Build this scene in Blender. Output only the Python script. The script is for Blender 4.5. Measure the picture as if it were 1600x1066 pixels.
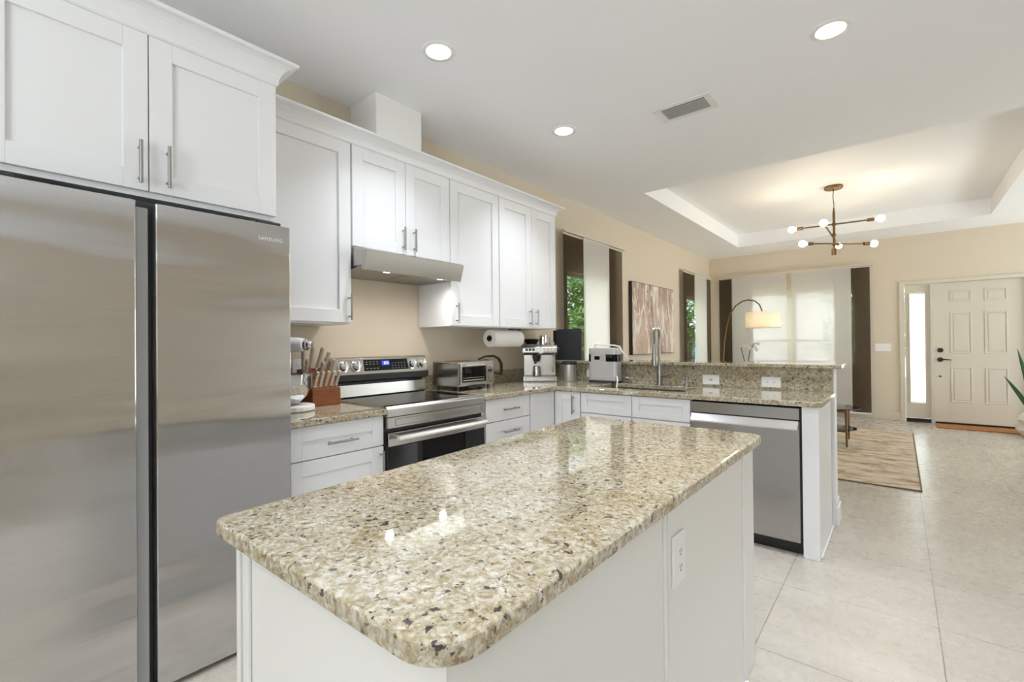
import bpy, bmesh, math, random
from mathutils import Vector, Matrix

for o in list(bpy.data.objects):
    bpy.data.objects.remove(o, do_unlink=True)
SC = bpy.context.scene
COL = SC.collection
PI = math.pi

# ------------------------------------------------------------------ camera, world, exposure
cam_data = bpy.data.cameras.new('camera')
cam_data.sensor_fit = 'HORIZONTAL'
cam_data.sensor_width = 36.0
cam_data.lens = 36.0 * 726.14 / 1600.0
cam_data.clip_start = 0.02
cam = bpy.data.objects.new('camera', cam_data)
COL.objects.link(cam)
yaw, pit, rol = 0.694518727, 0.00661376, -0.00967705
fw = Vector((-math.sin(yaw) * math.cos(pit), math.cos(yaw) * math.cos(pit), math.sin(pit)))
rt0 = Vector((math.cos(yaw), math.sin(yaw), 0))
up0 = rt0.cross(fw)
rt = rt0 * math.cos(rol) + up0 * math.sin(rol)
up = up0 * math.cos(rol) - rt0 * math.sin(rol)
cam.matrix_world = Matrix(((rt.x, up.x, -fw.x, 0), (rt.y, up.y, -fw.y, 0), (rt.z, up.z, -fw.z, 1.215), (0, 0, 0, 1)))
SC.camera = cam

SC.view_settings.view_transform = 'Standard'
SC.view_settings.look = 'None'
SC.view_settings.gamma = 1.0
SC.view_settings.use_curve_mapping = False
SC.view_settings.exposure = 0.47
SC.cycles.diffuse_bounces = 8
SC.cycles.max_bounces = 14
SC.cycles.transparent_max_bounces = 24

world = bpy.data.worlds.new('world')
SC.world = world
world.use_nodes = True
wn = world.node_tree.nodes
wb = wn['Background']
wb.inputs[0].default_value = (0.90, 0.94, 1.0, 1)
wb.inputs[1].default_value = 5.2

def area_light(name, loc, rot, sx, sy, power, color=(1, 1, 1), parent=None):
    d = bpy.data.lights.new(name, 'AREA')
    d.shape = 'RECTANGLE'; d.size = sx; d.size_y = sy; d.energy = power; d.color = color
    o = bpy.data.objects.new(name, d); COL.objects.link(o)
    o.location = loc; o.rotation_euler = rot
    if parent: o.parent = parent
    return o

sun_d = bpy.data.lights.new('sun', 'SUN'); sun_d.energy = 5.0; sun_d.angle = 0.02; sun_d.color = (1, .95, .85)
sun = bpy.data.objects.new('sun', sun_d); COL.objects.link(sun)
sun.rotation_euler = (math.radians(24), math.radians(-14), 0)
# fill lamps added outside the unseen rear and side wall windows
FILL = 1.0
# (tilted up so that the fill reaches the ceiling)
area_light('rear_fill_light', (0.6, -3.75, 0.85), (math.radians(90 + 58), 0, 0), 2.4, .8, 310 * FILL, (0.82, 0.88, 1.0))
area_light('side_fill_light', (4.75, 7.5, 0.45), (math.radians(90 + 62), 0, math.radians(90)), 2.4, 1.5, 130 * FILL, (0.88, 0.92, 1.0))

# ------------------------------------------------------------------ mesh builder
class MB:
    def __init__(s, xf=None):
        s.v = []; s.f = []; s.xf = xf
    def add(s, vs, fs):
        n = len(s.v)
        for p in vs:
            p = tuple(p)
            s.v.append(s.xf(*p) if s.xf else p)
        s.f += [tuple(i + n for i in f) for f in fs]
        return s
    def box(s, x0, y0, z0, x1, y1, z1):
        return s.add([(x0, y0, z0), (x1, y0, z0), (x1, y1, z0), (x0, y1, z0), (x0, y0, z1), (x1, y0, z1), (x1, y1, z1), (x0, y1, z1)],
                     [(0, 3, 2, 1), (4, 5, 6, 7), (0, 1, 5, 4), (1, 2, 6, 5), (2, 3, 7, 6), (3, 0, 4, 7)])
    def ring_tube(s, rings, caps=True, closed=False):
        n = len(rings[0]); vs = [p for r in rings for p in r]; fs = []
        m = len(rings)
        for k in range(m if closed else m - 1):
            a, b = k * n, ((k + 1) % m) * n
            for i in range(n):
                j = (i + 1) % n
                fs.append((a + i, a + j, b + j, b + i))
        if caps and not closed:
            fs.append(tuple(range(n - 1, -1, -1))); fs.append(tuple((m - 1) * n + i for i in range(n)))
        return s.add(vs, fs)
    def tube(s, path, r, n=10, caps=True, closed=False):
        P = [Vector(p) for p in path]; m = len(P)
        R = r if isinstance(r, (list, tuple)) else [r] * m
        rings = []; ref = None
        for k in range(m):
            if closed: t = (P[(k + 1) % m] - P[k - 1]).normalized()
            else: t = (P[min(k + 1, m - 1)] - P[max(k - 1, 0)]).normalized()
            if ref is None:
                ref = Vector((0, 0, 1)) if abs(t.z) < 0.9 else Vector((1, 0, 0))
            u = (ref - t * ref.dot(t)).normalized(); w = t.cross(u); ref = u
            rings.append([P[k] + (u * math.cos(2 * PI * i / n) + w * math.sin(2 * PI * i / n)) * R[k] for i in range(n)])
        return s.ring_tube(rings, caps, closed)
    def cyl(s, a, b, r, r2=None, n=20):
        return s.tube([a, b], [r, r if r2 is None else r2], n)
    def lathe(s, c, prof, n=28, caps=True):
        rings = [[(c[0] + r * math.cos(2 * PI * i / n), c[1] + r * math.sin(2 * PI * i / n), c[2] + z) for i in range(n)] for r, z in prof]
        return s.ring_tube(rings, caps)
    def prism(s, poly, z0, z1):
        n = len(poly)
        return s.add([(x, y, z0) for x, y in poly] + [(x, y, z1) for x, y in poly],
                     [tuple(range(n - 1, -1, -1)), tuple(range(n, 2 * n))] + [(i, (i + 1) % n, n + (i + 1) % n, n + i) for i in range(n)])
    def prism_y(s, poly, y0, y1):   # polygon in x,z
        n = len(poly)
        return s.add([(x, y0, z) for x, z in poly] + [(x, y1, z) for x, z in poly],
                     [tuple(range(n - 1, -1, -1)), tuple(range(n, 2 * n))] + [(i, (i + 1) % n, n + (i + 1) % n, n + i) for i in range(n)])
    def ball(s, c, rx, ry=None, rz=None, n=20, m=12):
        ry = ry or rx; rz = rz or rx
        vs = [(c[0], c[1], c[2] - rz)]; fs = []
        for k in range(1, m):
            a = -PI / 2 + PI * k / m
            vs += [(c[0] + rx * math.cos(a) * math.cos(2 * PI * i / n), c[1] + ry * math.cos(a) * math.sin(2 * PI * i / n), c[2] + rz * math.sin(a)) for i in range(n)]
        vs.append((c[0], c[1], c[2] + rz))
        for i in range(n):
            j = (i + 1) % n
            fs.append((0, 1 + j, 1 + i))
            for k in range(m - 2):
                a, b = 1 + k * n, 1 + (k + 1) * n
                fs.append((a + i, a + j, b + j, b + i))
            fs.append((len(vs) - 1, 1 + (m - 2) * n + i, 1 + (m - 2) * n + j))
        return s.add(vs, fs)

def off_of(p):
    v = Vector((0, 0, 0))
    while p is not None:
        v += p.location; p = p.parent
    return v

def part(name, mb, m, parent=None, bevel=0.0, smooth=False, label=None, local=False, seg=2):
    me = bpy.data.meshes.new(name)
    off = Vector((0, 0, 0)) if (local or parent is None) else off_of(parent)
    me.from_pydata([tuple(Vector(v) - off) for v in mb.v], [], mb.f)
    b = bmesh.new(); b.from_mesh(me)
    bmesh.ops.recalc_face_normals(b, faces=b.faces)
    b.to_mesh(me); b.free()
    if smooth:
        me.shade_auto_smooth(angle=math.radians(38)) if hasattr(me, 'shade_auto_smooth') else None
        for p in me.polygons: p.use_smooth = True
        try: me.set_sharp_from_angle(angle=math.radians(38))
        except Exception: pass
    o = bpy.data.objects.new(name, me); COL.objects.link(o)
    me.materials.append(m)
    if parent: o.parent = parent
    if bevel:
        md = o.modifiers.new('bevel', 'BEVEL'); md.width = bevel; md.segments = seg; md.limit_method = 'ANGLE'; md.angle_limit = math.radians(40)
    if label: o['label'] = label
    return o

def tag(o, label, cat, group=None):
    o['label'] = label; o['category'] = cat
    if group: o['group'] = group
    return o
def thing(name, label, cat, loc=(0, 0, 0), group=None):
    o = bpy.data.objects.new(name, None); COL.objects.link(o)
    o.empty_display_size = 0.05; o.location = loc
    return tag(o, label, cat, group)
def struct(name, mb, m, parent=None, **k):
    o = part(name, mb, m, parent, **k)
    if parent is None: o['kind'] = 'structure'
    return o
def turn(o, a):
    o.rotation_euler = (0, 0, a)

# ------------------------------------------------------------------ materials
def mat(name, color, rough=0.5, metal=0.0, spec=0.5, **kw):
    m = bpy.data.materials.new(name); m.use_nodes = True
    b = m.node_tree.nodes['Principled BSDF']
    b.inputs['Base Color'].default_value = (*color, 1)
    b.inputs['Roughness'].default_value = rough; b.inputs['Metallic'].default_value = metal
    b.inputs['Specular IOR Level'].default_value = spec
    for k, v in kw.items(): b.inputs[k.replace('_', ' ')].default_value = v
    return m
def nodes(m): return m.node_tree.nodes, m.node_tree.links, m.node_tree.nodes['Principled BSDF']
def coords(m, scale=(1, 1, 1)):
    N, Lk, b = nodes(m)
    tc = N.new('ShaderNodeTexCoord'); mp = N.new('ShaderNodeMapping')
    mp.inputs['Scale'].default_value = scale
    Lk.new(tc.outputs['Object'], mp.inputs['Vector'])
    return mp.outputs['Vector']
def noise(m, vec, scale, detail=4, rough=0.6):
    N, Lk, b = nodes(m)
    t = N.new('ShaderNodeTexNoise'); t.inputs['Scale'].default_value = scale; t.inputs['Detail'].default_value = detail; t.inputs['Roughness'].default_value = rough
    Lk.new(vec, t.inputs['Vector']); return t.outputs['Fac']
def ramp(m, fac, stops, interp='LINEAR'):
    N, Lk, b = nodes(m)
    r = N.new('ShaderNodeValToRGB'); r.color_ramp.interpolation = interp
    e = r.color_ramp.elements
    while len(e) < len(stops): e.new(0.5)
    for k, (p, c) in enumerate(stops):
        e[k].position = p; e[k].color = (*c, 1) if len(c) == 3 else c
    Lk.new(fac, r.inputs['Fac']); return r.outputs['Color']
def mixc(m, fac, a, b2, blend='MIX'):
    N, Lk, b = nodes(m)
    x = N.new('ShaderNodeMix'); x.data_type = 'RGBA'; x.blend_type = blend
    if isinstance(fac, float): x.inputs[0].default_value = fac
    else: Lk.new(fac, x.inputs[0])
    for s, v in ((6, a), (7, b2)):
        if isinstance(v, tuple): x.inputs[s].default_value = (*v, 1)
        else: Lk.new(v, x.inputs[s])
    return x.outputs[2]
def bump(m, h, strength=0.2, dist=0.01):
    N, Lk, b = nodes(m)
    x = N.new('ShaderNodeBump'); x.inputs['Strength'].default_value = strength; x.inputs['Distance'].default_value = dist
    Lk.new(h, x.inputs['Height']); Lk.new(x.outputs['Normal'], b.inputs['Normal'])

M = {}
M['cab'] = mat('cabinet_white_paint', (0.78, 0.785, 0.80), 0.32)
M['island'] = mat('island_white_paint', (0.76, 0.76, 0.75), 0.35)
M['trim'] = mat('trim_white_paint', (0.64, 0.59, 0.50), 0.4)
M['ceil'] = mat('ceiling_paint', (0.90, 0.905, 0.93), 0.9, spec=0.2)
m = M['wall'] = mat('beige_wall_paint', (0.69, 0.61, 0.495), 0.8, spec=0.25)
bump(m, noise(m, coords(m), 90, 3), 0.05, 0.002)
M['kwall'] = mat('white_partition_paint', (0.80, 0.80, 0.78), 0.6)

def granite(name, tint=1.0):
    m = mat(name, (0.5, 0.42, 0.27), 0.035, spec=1.0, Coat_Weight=0.12, Coat_Roughness=0.03)
    N, Lk, b = nodes(m)
    v = coords(m)
    # distort coordinates a little
    nz = N.new('ShaderNodeTexNoise'); nz.inputs['Scale'].default_value = 30; nz.inputs['Detail'].default_value = 3
    Lk.new(v, nz.inputs['Vector'])
    vm = N.new('ShaderNodeVectorMath'); vm.operation = 'MULTIPLY_ADD'
    vm.inputs[1].default_value = (0.03, 0.03, 0.03); Lk.new(nz.outputs['Color'], vm.inputs[0]); Lk.new(v, vm.inputs[2])
    w = vm.outputs[0]
    vo = N.new('ShaderNodeTexVoronoi'); vo.inputs['Scale'].default_value = 165; Lk.new(w, vo.inputs['Vector'])
    sep = N.new('ShaderNodeSeparateColor'); Lk.new(vo.outputs['Color'], sep.inputs[0])
    base = ramp(m, sep.outputs[0], [(0.0, (0.20, 0.145, 0.06)), (0.3, (0.36, 0.295, 0.165)), (0.6, (0.49, 0.435, 0.31)), (1.0, (0.72, 0.69, 0.62))])
    def shifted(d):
        q = N.new('ShaderNodeVectorMath'); q.operation = 'ADD'; q.inputs[1].default_value = (d, d * 1.7, -d); Lk.new(w, q.inputs[0]); return q.outputs[0]
    soft = ramp(m, noise(m, shifted(2.1), 75, 4, 0.6), [(0.32, (0.26, 0.20, 0.10)), (0.47, (0.48, 0.425, 0.30)), (0.62, (0.76, 0.745, 0.71))])
    c = mixc(m, 0.5, base, soft)
    big = ramp(m, noise(m, shifted(5.3), 8, 5, 0.65), [(0.35, (0.74, 0.685, 0.575)), (0.65, (0.90, 0.895, 0.89))])
    c = mixc(m, 1.0, c, big, 'MULTIPLY')
    f1 = ramp(m, noise(m, shifted(9.7), 42, 5, 0.65), [(0.60, (0, 0, 0)), (0.66, (0.85, 0.85, 0.85))])
    c = mixc(m, f1, c, (0.17, 0.105, 0.045))
    f2 = ramp(m, noise(m, shifted(14.2), 62, 4, 0.6), [(0.605, (0, 0, 0)), (0.63, (1, 1, 1))])
    c = mixc(m, f2, c, (0.045, 0.033, 0.033))
    Lk.new(c, b.inputs['Base Color'])
    return m
M['granite'] = granite('speckled_granite')

def steel(name, color=(0.60, 0.58, 0.55), rough=0.28, axis='y', wave=0.0):
    m = mat(name, color, rough, 1.0)
    N, Lk, b = nodes(m)
    sc = {'y': (40, 1.2, 300), 'z': (250, 250, 1.5), 'x': (1.2, 40, 300)}[axis]
    n = noise(m, coords(m, sc), 3, 3)
    c = ramp(m, n, [(0.3, tuple(x * 0.93 for x in color)), (0.7, tuple(min(1, x * 1.05) for x in color))])
    Lk.new(c, b.inputs['Base Color'])
    b.inputs['Anisotropic'].default_value = 0.6
    if wave:
        bump(m, noise(m, coords(m, (0.8, 0.5, 2.6)), 1.6, 1), wave, 0.05)
    return m
M['steel'] = steel('brushed_stainless', (0.47, 0.455, 0.43), 0.25)
M['fridge'] = steel('fridge_stainless', (0.60, 0.60, 0.605), 0.19, 'y', 0.5)
M['fridge'].node_tree.nodes['Principled BSDF'].inputs['Anisotropic'].default_value = 0.85
M['dw'] = steel('dishwasher_stainless', (0.42, 0.415, 0.41), 0.22, 'x')
M['nickelbright'] = mat('satin_steel', (0.62, 0.61, 0.59), 0.38, 0.9)
M['bright_steel'] = mat('bright_steel', (0.80, 0.80, 0.80), 0.2, 1.0)
M['chrome'] = mat('chrome', (0.75, 0.75, 0.76), 0.07, 1.0)
M['nickel'] = mat('brushed_nickel', (0.36, 0.355, 0.345), 0.3, 1.0)
M['black'] = mat('black_plastic', (0.012, 0.012, 0.013), 0.35)
M['blackglass'] = mat('black_glass', (0.006, 0.006, 0.007), 0.03, spec=0.35)
M['darkgrey'] = mat('dark_grey_plastic', (0.035, 0.036, 0.04), 0.5)
M['gap'] = mat('dark_gap', (0.03, 0.03, 0.03), 0.7)
M['greyplastic'] = mat('grey_plastic', (0.38, 0.385, 0.39), 0.4)
M['silverplastic'] = mat('silver_plastic', (0.56, 0.545, 0.53), 0.35, 0.3)
M['white'] = mat('white_plastic', (0.82, 0.82, 0.81), 0.3)
M['paper'] = mat('paper_towel', (0.86, 0.85, 0.83), 0.95, spec=0.1)
M['bronze'] = mat('dark_bronze', (0.035, 0.025, 0.018), 0.35, 0.7)
M['brass'] = mat('aged_brass', (0.20, 0.125, 0.055), 0.35, 0.9)
M['slot'] = mat('outlet_slots', (0.15, 0.15, 0.16), 0.6)
M['sinksteel'] = mat('sink_steel', (0.42, 0.40, 0.37), 0.3, 1.0)

def emis(name, color, strength):
    m = bpy.data.materials.new(name); m.use_nodes = True
    N, Lk = m.node_tree.nodes, m.node_tree.links
    N.remove(N['Principled BSDF'])
    e = N.new('ShaderNodeEmission'); e.inputs[0].default_value = (*color, 1); e.inputs[1].default_value = strength
    Lk.new(e.outputs[0], N['Material Output'].inputs[0]); return m
M['led'] = emis('downlight_lens', (1, 0.99, 0.96), 14)
M['bulb'] = emis('filament_bulb', (1, 0.90, 0.70), 16)
M['hoodled'] = emis('hood_lamp', (1, 0.90, 0.72), 16)
M['display'] = emis('blue_display', (0.08, 0.12, 0.9), 1.0)
M['digit'] = emis('display_digits', (0.6, 0.75, 1), 1.6)
M['legend'] = mat('panel_legend', (0.45, 0.45, 0.45), 0.6)

def glass(name, tint=(0.95, 0.97, 0.96), refl=0.12, rough=0.0):
    m = bpy.data.materials.new(name); m.use_nodes = True
    N, Lk = m.node_tree.nodes, m.node_tree.links
    N.remove(N['Principled BSDF'])
    t = N.new('ShaderNodeBsdfTransparent'); t.inputs[0].default_value = (*tint, 1)
    g = N.new('ShaderNodeBsdfGlossy'); g.inputs['Roughness'].default_value = rough
    fr = N.new('ShaderNodeLayerWeight'); fr.inputs[0].default_value = refl
    x = N.new('ShaderNodeMixShader')
    Lk.new(fr.outputs['Fresnel'], x.inputs[0]); Lk.new(t.outputs[0], x.inputs[1]); Lk.new(g.outputs[0], x.inputs[2])
    Lk.new(x.outputs[0], N['Material Output'].inputs[0]); return m
M['pane'] = glass('window_glass', refl=0.03)
M['tableglass'] = glass('table_glass', (0.86, 0.93, 0.90), 0.35)

def fabric(name, color, see, trans, weave=(1, 1, 220), contrast=0.25):
    m = bpy.data.materials.new(name); m.use_nodes = True
    N, Lk = m.node_tree.nodes, m.node_tree.links
    b = N['Principled BSDF']
    b.inputs['Roughness'].default_value = 0.9; b.inputs['Specular IOR Level'].default_value = 0.1
    n = noise(m, coords(m, weave), 3, 3, 0.7)
    c = ramp(m, n, [(0.3, tuple(x * (1 - contrast) for x in color)), (0.7, tuple(min(1, x * (1 + contrast)) for x in color))])
    Lk.new(c, b.inputs['Base Color'])
    t = N.new('ShaderNodeBsdfTransparent'); tl = N.new('ShaderNodeBsdfTranslucent'); tl.inputs[0].default_value = (*color, 1)
    x1 = N.new('ShaderNodeMixShader'); x1.inputs[0].default_value = trans
    x2 = N.new('ShaderNodeMixShader'); x2.inputs[0].default_value = see
    Lk.new(b.outputs[0], x1.inputs[1]); Lk.new(tl.outputs[0], x1.inputs[2])
    Lk.new(x1.outputs[0], x2.inputs[1]); Lk.new(t.outputs[0], x2.inputs[2])
    Lk.new(x2.outputs[0], N['Material Output'].inputs[0]); return m
M['sheer'] = fabric('white_sheer_fabric', (0.76, 0.74, 0.71), 0.17, 0.32, (1.5, 1.5, 60), 0.06)
M['brown'] = fabric('brown_woven_fabric', (0.075, 0.045, 0.022), 0.40, 0.1, (3, 3, 160), 0.5)
M['shade'] = fabric('linen_lamp_shade', (0.90, 0.85, 0.76), 0.0, 0.45, (30, 30, 90), 0.05)
m = M['frost'] = mat('frosted_glass', (0.9, 0.93, 0.92), 0.6, Transmission_Weight=1.0)

# floor tiles
def tile_floor():
    m = mat('travertine_look_tile', (0.6, 0.56, 0.49), 0.22, spec=0.5)
    N, Lk, b = nodes(m)
    tc = N.new('ShaderNodeTexCoord')
    mp = N.new('ShaderNodeMapping'); Lk.new(tc.outputs['Object'], mp.inputs['Vector'])
    mp.inputs['Location'].default_value = (0.459 + 5.74, -2.045 + 12.1, 0)
    br = N.new('ShaderNodeTexBrick'); br.offset = 0.0; br.offset_frequency = 1; br.squash = 1.0
    br.inputs['Scale'].default_value = 1.0; br.inputs['Brick Width'].default_value = 0.574; br.inputs['Row Height'].default_value = 0.605
    br.inputs['Mortar Size'].default_value = 0.0022; br.inputs['Mortar Smooth'].default_value = 0.2
    br.inputs['Color1'].default_value = (0.94, 0.94, 0.94, 1); br.inputs['Color2'].default_value = (1.05, 1.04, 1.02, 1); br.inputs['Mortar'].default_value = (0.5, 0.46, 0.42, 1)
    Lk.new(mp.outputs[0], br.inputs['Vector'])
    v = coords(m, (0.7, 2.2, 1))
    cl = ramp(m, noise(m, v, 1.6, 7, 0.6), [(0.2, (0.45, 0.41, 0.355)), (0.5, (0.515, 0.475, 0.42)), (0.8, (0.57, 0.535, 0.48))])
    fine = ramp(m, noise(m, coords(m, (1, 1.5, 1)), 30, 6, 0.7), [(0.3, (0.95, 0.95, 0.945)), (0.7, (1.03, 1.03, 1.03))])
    c = mixc(m, 1.0, cl, fine, 'MULTIPLY')
    c = mixc(m, 1.0, c, br.outputs['Color'], 'MULTIPLY')
    Lk.new(c, b.inputs['Base Color'])
    r = ramp(m, noise(m, coords(m), 14, 6, 0.7), [(0.3, (0.25, 0.25, 0.25)), (0.7, (0.31, 0.31, 0.31))])
    Lk.new(r, b.inputs['Roughness'])
    bump(m, noise(m, coords(m), 6, 5, 0.6), 0.025, 0.01)
    return m
M['floor'] = tile_floor()

def rug_mat():
    m = mat('distressed_rug', (0.6, 0.5, 0.4), 0.95, spec=0.1)
    N, Lk, b = nodes(m)
    n1 = noise(m, coords(m, (1.0, 2.4, 1)), 3.4, 12, 0.78)
    c = ramp(m, n1, [(0.36, (0.70, 0.65, 0.57)), (0.49, (0.62, 0.54, 0.44)), (0.56, (0.44, 0.33, 0.22)), (0.66, (0.25, 0.155, 0.08))])
    n2 = ramp(m, noise(m, coords(m, (3, 14, 1)), 5, 6), [(0.4, (0.86, 0.86, 0.86)), (0.65, (1.1, 1.08, 1.05))])
    Lk.new(mixc(m, 1.0, c, n2, 'MULTIPLY'), b.inputs['Base Color'])
    bump(m, noise(m, coords(m), 250, 2), 0.4, 0.004)
    return m
M['rug'] = rug_mat()
M['rugedge'] = mat('rug_binding', (0.20, 0.14, 0.09), 0.95)

def wood(name, c1, c2, scale=(1, 8, 8), rough=0.4):
    m = mat(name, c1, rough)
    N, Lk, b = nodes(m)
    Lk.new(ramp(m, noise(m, coords(m, scale), 6, 5), [(0.3, c1), (0.7, c2)]), b.inputs['Base Color'])
    return m
M['cherry'] = wood('cherry_wood', (0.16, 0.04, 0.009), (0.28, 0.085, 0.02), (8, 2, 20))
M['matwood'] = wood('orange_wood', (0.34, 0.11, 0.018), (0.46, 0.17, 0.035), (3, 20, 20), 0.5)
M['walnut'] = wood('walnut_wood', (0.16, 0.075, 0.025), (0.28, 0.14, 0.05), (20, 20, 2))

def art_mat():
    m = mat('abstract_canvas', (0.5, 0.4, 0.32), 0.6)
    N, Lk, b = nodes(m)
    v = coords(m, (1, 1.0, 0.42))
    nz = N.new('ShaderNodeTexNoise'); nz.inputs['Scale'].default_value = 1.8; nz.inputs['Detail'].default_value = 3
    Lk.new(v, nz.inputs['Vector'])
    vm = N.new('ShaderNodeVectorMath'); vm.operation = 'MULTIPLY_ADD'; vm.inputs[1].default_value = (0.9, 0.9, 0.5)
    Lk.new(nz.outputs['Color'], vm.inputs[0]); Lk.new(v, vm.inputs[2])
    base = ramp(m, noise(m, vm.outputs[0], 2.4, 7, 0.62), [(0.30, (0.20, 0.13, 0.10)), (0.43, (0.42, 0.31, 0.245)), (0.57, (0.58, 0.46, 0.38)), (0.72, (0.74, 0.65, 0.57))])
    v1 = ramp(m, noise(m, coords(m, (1, 1.5, 0.42)), 2.3, 3, 0.55), [(0.462, (0, 0, 0)), (0.493, (1, 1, 1)), (0.507, (1, 1, 1)), (0.535, (0, 0, 0))])
    v2 = ramp(m, noise(m, coords(m, (1, 2.4, 0.55)), 2.9, 3, 0.55), [(0.525, (0, 0, 0)), (0.547, (0.9, 0.9, 0.9)), (0.553, (0.9, 0.9, 0.9)), (0.575, (0, 0, 0))])
    vein = mixc(m, 1.0, v1, v2, 'LIGHTEN')
    Lk.new(mixc(m, vein, base, (0.80, 0.74, 0.68)), b.inputs['Base Color'])
    return m
M['art'] = art_mat()
M['artedge'] = mat('dark_canvas_edge', (0.025, 0.014, 0.009), 0.6)

m = M['leaf'] = mat('tree_leaf', (0.10, 0.26, 0.06), 0.6)
N_, L_, b_ = nodes(m)
oi = N_.new('ShaderNodeTexNoise'); oi.inputs['Scale'].default_value = 3.5; oi.inputs['Detail'].default_value = 4
tc_ = N_.new('ShaderNodeTexCoord'); L_.new(tc_.outputs['Object'], oi.inputs['Vector'])
L_.new(ramp(m, oi.outputs['Fac'], [(0.3, (0.06, 0.20, 0.05)), (0.5, (0.17, 0.42, 0.12)), (0.72, (0.42, 0.68, 0.30))]), b_.inputs['Base Color'])
M['trunk'] = mat('tree_bark', (0.13, 0.09, 0.06), 0.9)
M['grass'] = mat('lawn', (0.30, 0.34, 0.22), 0.95)
M['fence'] = mat('blue_grey_boards', (0.16, 0.25, 0.33), 0.8)
M['plantleaf'] = mat('snake_plant_leaf', (0.025, 0.075, 0.025), 0.4)
M['ceramic'] = mat('white_ceramic', (0.82, 0.79, 0.74), 0.35)
M['soil'] = mat('potting_soil', (0.05, 0.035, 0.025), 0.95)
M['petal'] = mat('orchid_petal', (0.85, 0.80, 0.72), 0.6)
M['stem'] = mat('orchid_stem', (0.08, 0.075, 0.04), 0.6)

# ------------------------------------------------------------------ the room
WX, BY, CZ = -2.75, 9.15, 2.78
RX, RY = 4.2, -3.2
W1 = (4.24, 5.10, 0.85, 2.0)
W2 = (7.92, 8.86, 0.85, 2.0)
W3 = (-2.30, -0.53, 0.85, 2.07)
struct('floor', MB().box(WX - .12, RY - .12, -0.1, RX + .12, BY + .12, 0.0), M['floor'])
# ceiling with its tray recess
TX0, TX1, TY0, TY1, TZ = -2.03, 0.90, 4.62, 8.30, 2.985
c = MB()
c.box(WX - .12, RY - .12, CZ, RX + .12, TY0, 3.1); c.box(WX - .12, TY1, CZ, RX + .12, BY + .12, 3.1)
c.box(WX - .12, TY0, CZ, TX0, TY1, 3.1); c.box(TX1, TY0, CZ, RX + .12, TY1, 3.1); c.box(TX0, TY0, TZ, TX1, TY1, 3.1)
struct('ceiling', c, M['ceil'])
def wall_x(mb, x0, x1, y0, y1, holes, top=CZ):
    y = y0
    for (a, b, lo, hi) in holes:
        mb.box(x0, y, 0, x1, a, top)
        if lo > 0: mb.box(x0, a, 0, x1, b, lo)
        mb.box(x0, a, hi, x1, b, top); y = b
    mb.box(x0, y, 0, x1, y1, top); return mb
def wall_y(mb, y0, y1, x0, x1, holes, top=CZ):
    x = x0
    for (a, b, lo, hi) in holes:
        mb.box(x, y0, 0, a, y1, top)
        if lo > 0: mb.box(a, y0, 0, b, y1, lo)
        mb.box(a, y0, hi, b, y1, top); x = b
    mb.box(x, y0, 0, x1, y1, top); return mb
struct('wall_left', wall_x(MB(), WX - .12, WX, RY - .12, BY + .12, [W1, W2]), M['wall'])
struct('wall_back', wall_y(MB(), BY, BY + .12, WX, RX, [W3, (0.055, 1.36, 0, 2.065)]), M['wall'])
struct('wall_right', wall_x(MB(), RX, RX + .12, RY - .12, BY + .12, [(6.3, 8.7, 0.3, 2.3)]), M['wall'])
struct('wall_rear', wall_y(MB(), RY - .12, RY, WX, RX, [(-.5, 1.7, 0.95, 2.3)]), M['wall'])

def window(n, mb_frame, mb_pane):
    f = struct('window_%d' % n, mb_frame, M['trim'])
    p = part('pane', mb_pane, M['pane'], f); return f
def frame_x(x0, x1, y0, y1, z0, z1, t=.05, mull=(), rails=()):
    f = MB(); f.box(x0, y0, z0, x1, y1, z0 + t); f.box(x0, y0, z1 - t, x1, y1, z1); f.box(x0, y0, z0 + t, x1, y0 + t, z1 - t); f.box(x0, y1 - t, z0 + t, x1, y1, z1 - t)
    for a, b in mull: f.box(x0 + .003, a, z0 + t, x1 - .003, b, z1 - t)
    for a, b in rails: f.box(x0 + .006, y0 + t, a, x1 - .006, y1 - t, b)
    return f
def frame_y(y0, y1, x0, x1, z0, z1, t=.05, mull=(), rails=()):
    f = MB(); f.box(x0, y0, z0, x1, y1, z0 + t); f.box(x0, y0, z1 - t, x1, y1, z1); f.box(x0, y0, z0 + t, x0 + t, y1, z1 - t); f.box(x1 - t, y0, z0 + t, x1, y1, z1 - t)
    for a, b in mull: f.box(a, y0 + .003, z0 + t, b, y1 - .003, z1 - t)
    for a, b in rails: f.box(x0 + t, y0 + .006, a, x1 - t, y1 - .006, b)
    return f
window(1, frame_x(WX - .10, WX - .05, *W1, t=.035), MB().box(WX - .08, W1[0], W1[2], WX - .075, W1[1], W1[3]))
window(2, frame_x(WX - .10, WX - .05, *W2, t=.035, rails=[(1.2, 1.24)]), MB().box(WX - .08, W2[0], W2[2], WX - .075, W2[1], W2[3]))
window(3, frame_y(BY + .05, BY + .10, *W3, t=.04, mull=[(-1.49, -1.35)], rails=[(1.205, 1.25)]), MB().box(W3[0], BY + .075, W3[2], W3[1], BY + .08, W3[3]))
window(4, frame_y(RY - .09, RY - .03, -.5, 1.7, .95, 2.3, t=.06, mull=[(0.55, .65)]), MB().box(-.5, RY - .06, .95, 1.7, RY - .055, 2.3))  # unseen rear window, added to let fill light in from behind the camera
window(5, frame_x(RX + .03, RX + .09, 6.3, 8.7, .3, 2.3, t=.06, mull=[(7.46, 7.54)]), MB().box(RX + .06, 6.3, .3, RX + .065, 8.7, 2.3))  # unseen side window, added as an opening for the side fill lamp

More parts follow.
